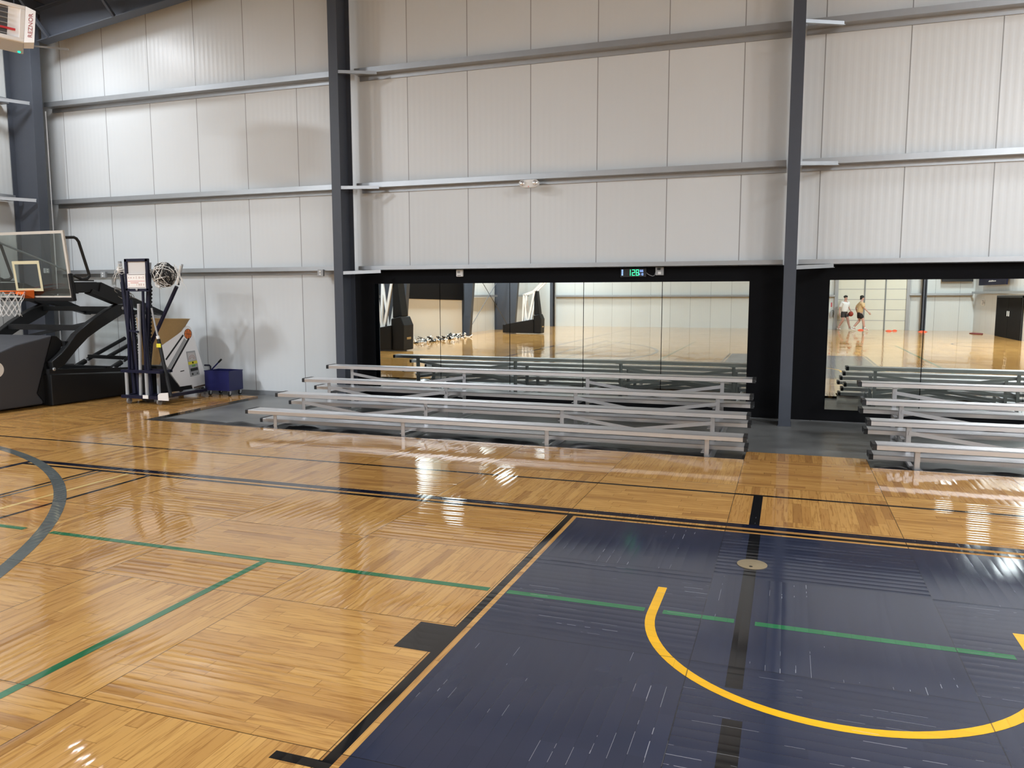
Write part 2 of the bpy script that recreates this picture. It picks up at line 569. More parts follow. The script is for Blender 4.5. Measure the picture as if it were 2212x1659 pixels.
for a, b in ((XL, -5.33), (-5.07, -1.612), (-1.497, -0.69), (-0.59, -0.212), (-0.106, 1.09), (2.2, XR)):
    strip('service_line', a, 4.163, b, 4.216, M_GREEN, 'green line', 0.0012)
strip('service_line', -3.207, -6, -3.155, 4.163, M_GREEN, 'green line running toward the viewer', 0.0012)
strip('service_line', 3.44, -6, 3.49, 4.163, M_GREEN, 'green line running toward the viewer', 0.0012)
# restricted-area arc: half ring with two straight ends
g = G()
cx, cy, ri, w = 0.265, 4.16, 0.884, 0.052
prof = [(PI + PI * i / 48) for i in range(49)]
inner = [(cx - ri, 4.555)] + [(cx + ri * math.cos(a), cy + ri * math.sin(a)) for a in prof] + [(cx + ri, 4.50)]
outer = [(cx - ri - w, 4.555)] + [(cx + (ri + w) * math.cos(a), cy + (ri + w) * math.sin(a)) for a in prof] + [(cx + ri + w, 4.50)]
for i in range(len(inner) - 1):
    g.poly([(*inner[i], 0.0014), (*inner[i + 1], 0.0014), (*outer[i + 1], 0.0014), (*outer[i], 0.0014)])
bmesh.ops.remove_doubles(g.bm, verts=g.bm.verts, dist=1e-5)
o = g.build('restricted_arc', M_YELLOW, FLOOR)
o['label'] = 'bright yellow arc'
ring('three_point_arc', (-10.33, 0.043), 6.59, 0.10, -0.9, PI / 2, M_GREYLINE, 'wide grey curved line', 0.0012)
for xx, m, lab, w in ((-6.45, M_BLACKLINE, 'black line', .035), (-6.37, M_GREYLINE, 'grey line', .03), (-6.03, M_CREAM, 'cream line', .045), (-5.775, M_BLACKLINE, 'black line', .042)):
    strip('side_court_line', xx - w / 2, -6, xx + w / 2, 5.862, m, lab + ' running away from the baseline', 0.001)
ring('center_circle', (-6.2, -0.5), 1.78, 0.05, 0, 2 * PI, M_BLACKLINE, 'thin black circle')
ring('center_circle', (7.2, -7.2), 1.78, 0.05, PI * 0.5, PI * 1.5, M_BLACKLINE, 'thin black circle')

# ------------------------------------------------------------------ steel frame
def column(name_loc, x0, x1, yf, yb, ztop, label, braces=()):
    """wide-flange wind column against the back wall; flanges face the hall and the wall"""
    c = empty('steel_column', ((x0 + x1) / 2, (yf + yb) / 2, CZ), label, 'column', 'slate grey columns along the back wall')
    xm = (x0 + x1) / 2
    g = G()
    t = 0.014
    g.box((x0, yf, CZ + .012), (x1, yf + t, ztop)).box((x0, yb - t, CZ + .012), (x1, yb, ztop)).box((xm - .006, yf + t, CZ + .012), (xm + .006, yb - t, ztop))
    g.build('shaft', M_STEEL, c)
    G().box((x0 - .01, yf - .005, CZ), (x1 + .01, yb, CZ + .012)).build('base_plate', M_STEEL, c)
    for zg in braces:
        b = G()
        b.bar((xm + .05, yf + .03, zg - .03), (x1 + .47, 11.47, zg + .0), .05, .006)
        b.bar((xm + .05, yf + .03, zg - .006), (x1 + .47, 11.47, zg + .024), .006, .05)
        b.build('flange_brace', M_GALV, c)
    return c


column(0, -6.905, -6.745, 11.08, 11.46, roof(-6.8) - .62, 'slate grey steel column between the left wall bay and the left mirrors', (5.20, 3.43, 2.09))
column(0, -0.07, 0.085, 11.08, 11.46, roof(0) - .62, 'slate grey steel column standing between the two mirror walls', (5.20, 3.43, 2.09))

def frame_column(y, xin0, xin1, label, w=.24, grp='tapered frame columns on the left wall'):
    """tapered frame column on the left wall: inner flange leans into the hall"""
    xo = XL + 0.04
    zt = roof(XL) - .05
    g = G()
    g.prism([(xo, CZ), (xo + .014, CZ), (xo + .014, zt), (xo, zt)], 1, y - w / 2, y + w / 2)
    g.prism([(xin0 - .016, CZ), (xin0, CZ), (xin1, zt), (xin1 - .016, zt)], 1, y - w / 2, y + w / 2)
    g.prism([(xo + .014, CZ), (xin0 - .016, CZ), (xin1 - .016, zt), (xo + .014, zt)], 1, y - .006, y + .006)
    o = g.build('steel_column', M_STEEL)
    return tag(o, label, 'column', grp)


cc_ = frame_column(11.14, -13.15, -13.04, 'slate grey corner column behind the folded basketball hoop', .20, None)
for z in (5.215, 3.485):
    b = G().hexa([(-13.13, 11.035, z), (-13.20, 11.035, z), (-13.56, 10.42, z), (-13.50, 10.36, z)], [(-13.13, 11.035, z + .012), (-13.20, 11.035, z + .012), (-13.56, 10.42, z + .012), (-13.50, 10.36, z + .012)])
    b.bar((-13.135, 11.03, z - .02), (-13.51, 10.37, z - .02), .008, .05)
    b.build('flange_brace', M_GALV, cc_)
frame_column(-1.6, -12.75, -12.15, 'tapered slate column seen in the mirror right behind the nearer black padded hoop')
frame_column(-7.6, -12.70, -12.15, 'tapered slate column seen in the mirror at the far end of the dark curtain')
frame_column(-13.4, -12.70, -12.15, 'tapered slate column seen in the mirror behind the far white armed hoop')
for x, lab in ((-12.2, 'slate column in the far left corner of the mirrored hall'), (6.04, 'slate column in the mirror just beside the big cream overhead door')):
    g = G()
    g.box((x - .08, YF + .2, 0), (x + .08, YF + .214, roof(x) - .1)).box((x - .08, YF + .56, 0), (x + .08, YF + .574, roof(x) - .1)).box((x - .006, YF + .214, 0), (x + .006, YF + .56, roof(x) - .1))
    tag(g.build('steel_column', M_STEEL), lab, 'column', 'columns on the far wall')

# rafter following the gable
RB = lambda x: (6.27 + SL * (x + 12.93)) if x < RIDGE else (6.27 + SL * (RIDGE + 12.93) - SL * (x - RIDGE))
rf = empty('roof_rafter', (RIDGE, 11.2, RB(RIDGE)), 'dark slate roof rafter sloping up along the top of the back wall', 'rafter')
g = G()
for a, b in ((-12.92, RIDGE), (RIDGE, 7.9)):
    for y0, y1, h0, h1 in ((11.08, 11.30, 0, .014), (11.183, 11.195, .014, .55), (11.08, 11.30, .55, .564)):
        g.hexa([(a, y0, RB(a) + h0), (b, y0, RB(b) + h0), (b, y1, RB(b) + h0), (a, y1, RB(a) + h0)],
               [(a, y0, RB(a) + h1), (b, y0, RB(b) + h1), (b, y1, RB(b) + h1), (a, y1, RB(a) + h1)])
g.build('beam', M_STEEL, rf)
for x in (-12.65, -11.13, -9.61, -8.09):
    G().bar((x, 11.09, RB(x) + .02), (x, 10.45, roof(x) - .12), .05, .05).build('flange_brace', M_STEEL, rf)

# wall girts: z-sections lying across the wall panels
def girt(x0, x1, zf, label, h=.08, drop=.06):
    g = G()
    yo = D - .2
    g.box((x0, yo, zf), (x1, yo + .004, zf + h))                 # outer flange
    g.box((x0, yo + .004, zf), (x1, D - .004, zf + .004))        # web
    g.box((x0, D - .026, zf - drop), (x1, D - .022, zf))         # inner flange
    if drop: g.box((x0, D - .022, zf - drop), (x1, D - .002, zf - drop + .003))
    g.box((x0, yo + .004, zf + h - .004), (x1, yo + .02, zf + h))  # lip
    o = g.build('wall_girt', M_GALV)
    return tag(o, label, 'girt', 'galvanised girts across the back wall')


for z, h, dr, nm in ((5.247, .085, .07, 'upper'), (3.458, .078, .062, 'middle')):
    girt(-13.34, -6.93, z, f'{nm} galvanised girt crossing the wall bay left of the left mirrors', h, dr)
    girt(-6.70, -0.09, z, f'{nm} galvanised girt crossing the wall above the left mirrors', h, dr)
    girt(0.11, 7.9, z, f'{nm} galvanised girt crossing the wall above the right mirrors', h, dr)
girt(-13.34, -6.93, 2.137, 'lowest galvanised girt behind the folded hoop and post trolley', .070, .058)
girt(-6.70, -0.09, 2.140, 'lowest galvanised girt forming the top edge of the left mirror board', .062, .0)
girt(0.11, 7.9, 2.140, 'lowest galvanised girt forming the top edge of the right mirror board', .062, .0)


def side_girt(p, q, wall, label, cat='girt'):
    """girt on another wall; wall = direction pointing into the hall"""
    g = G()
    n = Vector(wall)
    p, q = Vector(p), Vector(q)
    g.hexa([p, q, q + n * .2, p + n * .2], [v + Vector((0, 0, .004)) for v in (p, q, q + n * .2, p + n * .2)])
    g.hexa([p + n * .196, q + n * .196, q + n * .2, p + n * .2], [v + Vector((0, 0, .10)) for v in (p + n * .196, q + n * .196, q + n * .2, p + n * .2)])
    return tag(g.build('wall_girt', M_GALV), label, cat, 'girts on the other walls')


for z, nm in ((5.2, 'high'), (3.47, 'middle')):
    for a, b, w in ((4.7, 10.95, 'beside the corner column'),):
        side_girt((XL + .01, a, z), (XL + .01, b, z), (1, 0, 0), f'{nm} girt on the left end wall {w}')
side_girt((XL + .01, -13.2, 1.62), (XL + .01, -7.8, 1.62), (1, 0, 0), 'low girt on the end wall seen in the mirror behind the cross rods')
side_girt((XL + .01, -1.4, 1.62), (XL + .01, 3.2, 1.62), (1, 0, 0), 'low girt on the end wall seen in the mirror behind the nearer hoop')
side_girt((XL + .01, -18.2, 1.62), (XL + .01, -13.6, 1.62), (1, 0, 0), 'low girt on the end wall seen in the mirror beyond the far hoop')
side_girt((-12.1, YF + .003, 1.60), (2.15, YF + .003, 1.60), (0, 1, 0), 'long low girt on the far wall seen across the left mirrors')
side_girt((5.45, YF + .003, 1.66), (8.1, YF + .003, 1.66), (0, 1, 0), 'low girt on the far wall seen right of the cream overhead door')
side_girt((XR - .01, -18.2, 1.74), (XR - .01, -6.0, 1.74), (-1, 0, 0), 'low girt on the right wall seen in the right mirror above the black door')
# diagonal wind-bracing rods on the left wall
for (a, b, lab) in (((-12.9, -7.8, .15), (-12.9, -13.2, 3.4), 'rising away from the dark curtain'), ((-12.95, -13.2, .15), (-12.95, -7.8, 3.4), 'falling toward the far hoop')):
    tag(G().tube([a, b], .013, 8).build('bracing_rod', M_STEEL), 'thin diagonal bracing rod seen in the mirror ' + lab, 'rod', 'cross bracing rods')
tag(G().tube([(-13.24, 11.44, CZ + .001), (-13.24, 11.44, 5.15)], .011, 8).build('conduit', M_WHITEP), 'thin white conduit running up the wall beside the corner column', 'pipe')

# ------------------------------------------------------------------ mirrors on their black boards
MY = D - .03
def board(x0, x1, label, trimx=None):
    b = empty('mirror_board', ((x0 + x1) / 2, D, CZ), label, 'wall board', None)
    G().box((x0, D - .02, CZ + .01), (x1, D - .001, 2.135)).build('panel', M_BLACK, b)
    G().box((x0 + .35, D - .0205, 1.985), (x1 - .3, D - .02, 1.993)).build('ledge_strip', M_BLACK, b)
    if trimx is not None:
        o = G().box((trimx - .007, D - .0205, CZ + .01), (trimx + .007, D - .02, 2.07)).build('edge_trim', M_WHITE, b)
        o['label'] = 'thin white edge trim'
    return b


board(-6.96, -0.02, 'matte black board around the five left mirrors', -6.935)
board(0.02, 8.0, 'matte black board around the right mirrors', None)
ml = [(-6.508, -5.321), (-5.311, -4.124), (-4.114, -2.937), (-2.927, -1.754), (-1.744, -0.528)]
names = ['first and leftmost mirror of the left wall set, reflecting the nearer padded hoop', 'second mirror of the left wall set, reflecting the dark curtain end',
         'third mirror of the left wall set, reflecting the far white armed hoop', 'fourth mirror of the left wall set, reflecting bare pale wall',
         'fifth mirror of the left wall set, next to the middle column']
for (a, b), lab in zip(ml, names):
    tag(G().box((a, MY, .139), (b, MY + .006, 1.915)).build('wall_mirror', M_MIRROR), lab, 'mirror', 'left wall mirrors')
mr = [(0.528, 1.703), (1.713, 2.90), (2.904, 4.09), (4.094, 5.28)]
names = ['first mirror of the right wall set, reflecting two people', 'second mirror of the right wall set, reflecting the black double door',
         'third mirror of the right wall set at the picture edge', 'fourth mirror of the right wall set beyond the picture edge']
for (a, b), lab in zip(mr[:3], names):
    tag(G().box((a, MY, .139), (b, MY + .006, 1.925)).build('wall_mirror', M_MIRROR), lab, 'mirror', 'right wall mirrors')

# ------------------------------------------------------------------ small things on the back wall
def outlet(pos, n, label, size=.11, plugs=True):
    """surface box; n = outward direction (unit axis)"""
    n = Vector(n)
    o = empty('outlet_box', pos, label, 'outlet')
    p = Vector(pos)
    r = Vector((1, 0, 0)) if abs(n.y) > .5 else Vector((0, 1, 0))
    h = size / 2
    def blk(ce, a, b, d):
        c0 = ce - r * a - Vector((0, 0, b)); c1 = ce + r * a - Vector((0, 0, b)); c2 = ce + r * a + Vector((0, 0, b)); c3 = ce - r * a + Vector((0, 0, b))
        return G().hexa([c0, c1, c2, c3], [v + n * d for v in (c0, c1, c2, c3)])
    blk(p, h, h, .05).build('box', M_GREY, o, bevel=.006)
    for s in (-1, 1) if plugs else ():
        blk(p + n * .05 + Vector((0, 0, s * h * .42)), h * .30, h * .26, .006).build('socket', M_WHITE, o, bevel=.003)
    return o


outlet((-7.40, 11.499, 2.10), (0, -1, 0), 'grey outlet box on the lowest girt just left of the left column')
outlet((-12.10, 11.499, 2.115), (0, -1, 0), 'grey outlet box on the lowest girt between the hoop and the post trolley')
outlet((-13.108, 11.10, 2.19), (1, 0, 0), 'small pale outlet box on the corner column behind the backboard', .09)
ob = outlet((-1.79, D - .02, 2.07), (0, -1, 0), 'grey outlet box with a plug beside the digital clock', .118, False)
G().box((-1.82, D - .085, 2.085), (-1.775, D - .07, 2.12)).build('plug', M_CAP, ob, bevel=.004)
G().box((-1.81, D - .078, 2.025), (-1.765, D - .07, 2.06)).build('socket', M_WHITE, ob, bevel=.003)

o = empty('sensor_box', (-4.96, D - .02, 2.02), 'small white sensor box on the black board above the second mirror', 'sensor')
G().box((-5.018, D - .06, 2.018), (-4.900, D - .02, 2.133)).build('housing', M_WHITE, o, bevel=.012)
G().box((-4.995, D - .063, 2.075), (-4.945, D - .06, 2.11)).build('display', M_GREY, o)
G().box((-4.995, D - .063, 2.034), (-4.935, D - .06, 2.042)).build('vent_slot', M_DGREY, o)

# digital clock
ck = empty('digital_clock', (-2.18, D - .02, 1.98), 'black digital wall clock with lit green digits above the fourth mirror', 'clock')
G().box((-2.37, D - .05, 1.985), (-1.985, D - .02, 2.118)).build('housing', M_CAP, ck, bevel=.006)
def seven(g, ch, x, z, w, h, t, y):
    segs = {'1': 'bc', '2': 'abged', '8': 'abcdefg', '6': 'afgedc', '4': 'fgbc', '0': 'abcdef', '5': 'afgcd'}[ch]
    R = dict(a=(x, z + h - t, x + w, z + h), g=(x, z + h / 2 - t / 2, x + w, z + h / 2 + t / 2), d=(x, z, x + w, z + t),
             f=(x, z + h / 2, x + t, z + h), b=(x + w - t, z + h / 2, x + w, z + h), e=(x, z, x + t, z + h / 2), c=(x + w - t, z, x + w, z + h / 2))
    for s in segs:
        a, b, c, d = R[s]
        e = t * .12
        g.box((a + e, y - .001, b + e), (c - e, y, d - e))
yc = D - .0505
for ch, x in (('1', -2.262), ('2', -2.197), ('8', -2.139)):
    g = G(); seven(g, ch, x, 2.008, .047, .092, .012, yc); g.build('digit', M_LED_G, ck)
for ch, x in (('6', -2.079), ('6', -2.052)):
    g = G(); seven(g, ch, x, 2.062, .022, .032, .006, yc); g.build('digit', M_LED_B, ck)
for ch, x in (('4', -2.096), ('1', -2.070), ('0', -2.048)):
    g = G(); seven(g, ch, x, 2.012, .020, .034, .006, yc); g.build('digit', M_LED_B, ck)
for k in range(5):
    G().box((-2.352, yc - .001, 2.014 + k * .018), (-2.328, yc, 2.026 + k * .018)).build('date_letter', M_LED_B, ck)
tag(G().tube([(-1.99, D - .03, 2.055), (-1.965, D - .024, 2.03), (-1.93, D - .023, 2.012), (-1.895, D - .023, 2.0), (-1.868, D - .023, 2.01), (-1.855, D - .024, 2.05), (-1.82, D - .073, 2.10)], .0045, 8).build('power_cord', M_GREY, smooth=True),
    'thin grey cord hanging between the digital clock and its outlet', 'cord')

# twin-head emergency light on the middle girt
el = empty('emergency_light', (-3.74, 11.47, 3.38), 'white twin headed emergency light on the middle girt above the mirrors', 'emergency light')
g = G()
pr = []
for i in range(24):
    a = 2 * PI * i / 24
    pr.append((-3.725 + .145 * math.copysign(abs(math.cos(a)) ** .6, math.cos(a)), 3.385 + .062 * math.copysign(abs(math.sin(a)) ** .75, math.sin(a))))
g.prism(pr, 1, 11.43, 11.498)
g.build('housing', M_WHITE, el, bevel=.012)
for x in (-3.83, -3.625):
    h = G().lathe((x, 11.44, 3.39), [(.03, 0), (.046, .01), (.048, .03)], (0, -1, 0), 20).build('lamp_head', M_WHITE, el, smooth='auto')
    G().lathe((x, 11.409, 3.39), [(.042, 0), (.036, .008), (.0, .012)], (0, -1, 0), 20).build('lens', M_LENS, h, smooth=True)
o = G().lathe((-3.735, 11.432, 3.342), [(.012, 0), (.009, .006)], (0, -1, 0), 12).build('indicator', mat('pink_lens', (.75, .38, .36), .4), el)

# ------------------------------------------------------------------ overhead lights
def high_bay():
    x, y = LAMP_SPOTS[0]
    e = empty('high_bay_light', (x, y, LAMP_Z), None, 'ceiling light', 'high bay lights under the roof')
    G().box((x - .30, y - .62, LAMP_Z), (x + .30, y + .62, LAMP_Z + .07)).build('housing', M_WHITEP, e)
    G().box((x - .27, y - .58, LAMP_Z - .008), (x + .27, y + .58, LAMP_Z)).build('lens', M_WHITE, e)
    for s in (-1, 1): G().tube([(x, y + s * .5, LAMP_Z + .07), (x, y + s * .5, LAMP_Z + .40)], .006, 6).build('hanger', M_GALV, e)
    L = bpy.data.lights.new('lamp', 'AREA')
    L.shape, L.size, L.size_y = 'RECTANGLE', .54, 1.16
    L.energy, L.color = LAMP_FULL, LAMP_COLOR
    lo = bpy.data.objects.new('lamp', L)
    COL.objects.link(lo)
    lo.parent = e
    lo.location = (0, 0, -.014)
    return e


hb = high_bay()
for i, (x, y) in enumerate(LAMP_SPOTS):
    o = hb if i == 0 else copy_tree(hb)
    o.location = (x, y, LAMP_Z)
    for c in o.children:
        if c.type == 'LIGHT':
            c.data = c.data.copy()
            c.data.energy = LAMP_POWER.get(y, LAMP_FULL)
    o['label'] = '%s high bay light from the mirrors above the %s side of the hall' % (('first', 'second', 'third', 'fourth', 'fifth')[i % 5], 'left' if x < 0 else 'right')

# ------------------------------------------------------------------ bleachers
BX0, BX1 = -6.67, -0.385
def plank(g, yf, zt, w=.25, t=.05):
    """extruded aluminium plank: grooved top with rounded nose"""
    P = [(yf, zt - t), (yf, zt - .008), (yf + .006, zt - .001)]
    n = 5
    for i in range(n):
        a = yf + .012 + (w - .024) * i / n
        b = yf + .012 + (w - .024) * (i + 1) / n
        P += [(a, zt), (b - .008, zt), (b - .006, zt - .004), (b - .001, zt - .004)]
    P += [(yf + w - .006, zt - .001), (yf + w, zt - .008), (yf + w, zt - t)]
    g.prism(P, 0, BX0 + .012, BX1 - .012)


def endcaps(part, yf, zt, w=.25, t=.05):
    for x in (BX0, BX1):
        s = 1 if x == BX0 else -1
        g = G()
        P = [(yf - .003, zt - t - .004), (yf - .003, zt - .006), (yf + .008, zt + .003), (yf + w - .008, zt + .003), (yf + w + .003, zt - .006), (yf + w + .003, zt - t - .004)]
        g.prism(P, 0, x - s * .026, x + s * .014)
        c = g.build('end_cap', M_CAP, part)
        G().lathe((x - s * .026, yf + .03, zt - t * .7), [(.006, 0), (.004, .003)], (-s, 0, 0), 8).build('screw', M_GALV, c)


def bleacher():
    b = empty('bleacher', (BX0, 8.5, CZ), None, 'bleacher', 'aluminium bleachers along the back wall')
    seats = [(8.50, .237), (9.15, .380), (9.80, .517), (10.45, .657)]
    feet = [(8.80, .080), (9.46, .236), (10.11, .376)]
    for yf, zt in seats:
        g = G(); plank(g, yf, zt); o = g.build('seat_plank', M_ALU, b); endcaps(o, yf, zt)
    for yf, zt in feet:
        g = G(); plank(g, yf, zt); o = g.build('foot_plank', M_ALU, b); endcaps(o, yf, zt)
    fx = [-6.28, -4.42, -2.575, -0.775]
    for x in fx:
        for yf, zt in seats:
            g = G()
            y = yf + .06
            g.box((x - .025, y, CZ), (x + .025, y + .006, zt - .05)).box((x - .025, y, CZ), (x - .019, y + .05, zt - .05))
            g.box((x - .055, y + .0, zt - .057), (x + .055, y + .17, zt - .05))
            g.build('leg', M_ALUD, b)
        g = G()
        g.box((x + .026, 8.56, CZ + .001), (x + .032, 10.72, CZ + .045)).box((x + .026, 8.56, CZ + .001), (x + .07, 10.72, CZ + .007))
        g.build('base_rail', M_ALUD, b)
        for (yf, zt) in feet:
            g = G()
            g.box((x - .031, yf - .2, zt - .095), (x - .025, yf + .47, zt - .052)).box((x - .065, yf - .2, zt - .058), (x - .025, yf + .47, zt - .052))
            g.build('foot_bracket', M_ALUD, b)
    for k in (0, 2):
        for (yf, zt) in seats[1:]:
            y = yf + .052
            lo, hi = max(CZ + .05, zt - .40), zt - .12
            a, c = fx[k], fx[k + 1]
            G().bar((a, y, hi), (c, y, lo), .006, .042).build('cross_brace', M_ALUD, b)
            G().bar((a, y - .008, lo), (c, y - .008, hi), .006, .042).build('cross_brace', M_ALUD, b)
    return b


bl = bleacher()
bl['label'] = 'four row aluminium bleacher in front of the left mirrors'
b2 = copy_tree(bl)
b2.location.x += 7.545
b2['label'] = 'four row aluminium bleacher in front of the right mirrors, cut by the picture edge'

# crumpled black plastic underlay along the edge of the wooden floor
def sheet(x0, x1, y0, y1, label, seed):
    random.seed(seed)
    g = G()
    nx, ny = int((x1 - x0) / .06), 9
    V = []
    for i in range(nx + 1):
        x = x0 + (x1 - x0) * i / nx
        row = []
        for j in range(ny + 1):
            tj = j / ny
            yb = y1 - .10 * mnoise.noise((x * 1.3, seed, 0)) - .06 * mnoise.noise((x * 4.1, seed, 2)) - .05
            y = y0 + (yb - y0) * tj
            wr = max(0, mnoise.noise((x * 2.2, y * 5, seed * 3.1))) ** 1.5 * .15 + max(0, mnoise.noise((x * 7, y * 9, seed))) * .02
            z = CZ + .004 + wr * (.25 + .75 * math.sin(PI * tj) ** .5)
            row.append(g.bm.verts.new((x, y, z)))
        V.append(row)
    for i in range(nx):
        for j in range(ny):
            g.bm.faces.new((V[i][j], V[i + 1][j], V[i + 1][j + 1], V[i][j + 1]))
    o = g.build('plastic_sheet', M_SHEET, smooth=True)
    return tag(o, label, 'plastic sheet', 'black plastic underlay strips')


sheet(-8.42, -0.42, 8.54, 8.98, 'crumpled black plastic strip under the front of the left bleacher', 3)
sheet(0.90, 7.6, 8.54, 8.86, 'crumpled black plastic strip under the front of the right bleacher', 8)

o = empty('floor_plate', (-0.16, 5.14, 0.0006), 'round tan metal floor plate set into the navy lane', 'floor plate')
G().lathe((-0.16, 5.14, 0.0016), [(.094, 0), (.094, .0035), (.088, .005), (.0, .005)], (0, 0, 1), 40).build('disc', M_BRASS, o, smooth='auto')
G().lathe((-0.165, 5.085, 0.0066), [(.011, 0), (.011, .001)], (0, 0, 1), 12).build('key_slot', M_CAP, o)

# ------------------------------------------------------------------ folded portable basketball hoop
HC = -11.80                      # centre line; the goal faces -y
HR, HL = HC + .87, HC - .87      # planes of the two side arms
hp = empty('basketball_hoop', (HC, 10.1, 0), 'folded portable basketball hoop with glass backboard parked in the left corner', 'basketball hoop')
base = G().prism([(9.16, .012), (11.25, .012), (11.25, .36), (10.73, .385), (9.16, .495)], 0, HL - .08, -10.85).build('base', M_DARK, hp, bevel=.01)
g = G()
for x in (-10.90, HL - .03):
    g.bar((x, 9.15, .545), (x, 11.2, .415), .07, .07)
g.bar((HL, 10.3, .50), (-10.87, 10.3, .50), .08, .07).bar((HL, 9.22, .55), (-10.87, 9.22, .55), .08, .07)
g.build('base_rail', M_DARK, hp)
PX = -11.0
pad = G().prism([(9.36, 1.106), (8.722, .991), (8.462, .904), (8.02, .745), (7.88, .04), (8.5, .035), (9.12, .035), (9.125, .085), (9.03, .215)], 0, 2 * HC - PX, PX).build('front_pad', M_PAD, hp, bevel=.03, seg=3)
G().prism([(9.365, 1.095), (9.44, 1.085), (9.57, .977), (9.225, .514), (9.15, .05), (9.125, .05), (9.13, .09), (9.04, .215)], 0, 2 * HC - PX + .03, PX - .012).build('pad_backing', M_DARK, hp)
em = G().lathe((PX + .001, 8.385, .64), [(.115, 0), (.115, .003)], (1, 0, 0), 32).build('emblem', M_WHITE, pad)
em['label'] = 'white round emblem'
for x in (HR, HL):
    arm = G().prism([(9.215, .70), (9.227, .544), (9.446, .632), (9.694, .862), (9.921, 1.04), (10.203, 1.19), (10.644, 1.396), (10.717, 1.479), (10.711, 1.575), (10.565, 1.577), (10.352, 1.496), (9.964, 1.291), (9.689, 1.112), (9.514, .923), (9.40, .82)], 0, x - .06, x + .06).build('lift_arm', M_DARK, hp, bevel=.012)
    for y, z in ((10.655, 1.512), (9.235, .58)):
        G().lathe((x + .061, y, z), [(.028, 0), (.028, .012), (.014, .02)], (1, 0, 0), 14).build('pivot_bolt', M_GALV, arm)
    bm_ = G().prism([(10.235, 1.955), (11.60, 1.44), (11.60, 1.36), (10.752, 1.585), (10.552, 1.577), (10.0, 1.765), (10.054, 1.836), (10.186, 1.796)], 0, x - .07, x + .07).build('boom', M_DARK, hp, bevel=.01)
    G().prism([(9.74, 1.945), (10.16, 1.955), (10.24, 1.929), (10.19, 1.79), (9.74, 1.77)], 0, x - .05, x + .05).build('boom_bracket', M_DARK, hp, bevel=.008)
    G().box((x - .04, 9.80, 1.965), (x + .04, 10.12, 1.985)).build('boom_plate', M_DARK, hp)
    G().tube([(x + .02, 9.618, 2.649), (x + .02, 9.80, 2.663), (x + .02, 9.845, 2.645), (x + .02, 9.884, 2.598), (x + .02, 10.045, 2.085), (x + .02, 10.05, 2.045), (x + .02, 10.006, 2.007), (x + .02, 9.90, 1.992), (x + .02, 9.749, 2.055)], .024, 12).build('padded_handle', M_RUBBER, hp, smooth=True)
g = G()
for y, z, w_ in ((9.93, 1.20, .09), (10.62, 1.50, .08), (11.52, 1.42, .08), (9.80, 1.80, .08), (9.56, .96, .08)):
    g.bar((HL, y, z), (HR, y, z), w_, w_)
g.bar((HL, 9.60, .92), (HR, 10.15, 1.30), .05, .05)
g.build('cross_tube', M_DARK, hp)
for x in (-11.79, -10.97):
    s_ = G().tube([(x, 10.42, .47), (x, 10.66, .57)], .045, 12).tube([(x, 10.72, .60), (x, 11.58, .93)], .034, 12).build('strut', M_DARK, hp, smooth='auto')
    G().tube([(x, 10.62, .555), (x, 10.76, .615)], .018, 10).build('piston_rod', M_GALV, s_)
    G().lathe((x + .046, 10.45, .485), [(.028, 0), (.024, .012)], (1, 0, 0), 14).build('pivot_bolt', M_GALV, s_)
G().bar((-11.79, 10.75, .65), (-10.97, 10.75, .64), .06, .06).tube([(-11.35, 10.75, .65), (-11.28, 11.55, .98)], .035, 12).build('strut_brace', M_DARK, hp)

# glass backboard, top leaning forward
B0, B1 = Vector((0, 9.70, 1.685)), Vector((0, 9.585, 2.755))
bdir = (B1 - B0).normalized()
bn = Vector((0, -bdir.z, bdir.y))                      # out of the playing face
def bp(x, h, d=0.0):
    """x from the centre, h up the board, d in front of its face"""
    p = B0 + bdir * h + bn * d
    return Vector((HC + x, p.y, p.z))


def slab(g, x0, x1, h0, h1, d0, d1):
    return g.hexa([bp(x0, h0, d0), bp(x1, h0, d0), bp(x1, h1, d0), bp(x0, h1, d0)], [bp(x0, h0, d1), bp(x1, h0, d1), bp(x1, h1, d1), bp(x0, h1, d1)])


bb = slab(G(), -.90, .90, .01, 1.065, -.006, .006).build('backboard_glass', M_GLASS, hp)
M_BFR = mat('warm_aluminium_frame', (.60, .56, .50), .45, metal=.25)
g = G()
slab(g, -.914, .914, 1.035, 1.08, -.02, .012); slab(g, -.914, .914, .0, .04, -.02, .012)
slab(g, -.914, -.872, .04, 1.035, -.02, .012); slab(g, .872, .914, .04, 1.035, -.02, .012)
g.build('backboard_frame', M_BFR, hp)
g = G()
for x0, x1, h0, h1 in ((-.30, .30, .56, .612), (-.30, .30, .12, .165), (-.30, -.25, .165, .56), (.25, .30, .165, .56)):
    slab(g, x0, x1, h0, h1, .0065, .008)
o = g.build('target_square', mat('cream_paint', (.60, .55, .36), .5), bb)
o['label'] = 'cream painted target rectangle'
g = G()
slab(g, -.945, .945, -.045, .015, -.03, .035)
slab(g, -.945, -.90, .0, .40, -.03, .035); slab(g, .90, .945, .0, .40, -.03, .035)
g.build('edge_padding', M_PADB, hp, bevel=.012)
G().tube([bp(-.75, .98, -.05), bp(.84, .43, -.05)], .017, 10).build('back_brace', M_DGREY, hp)
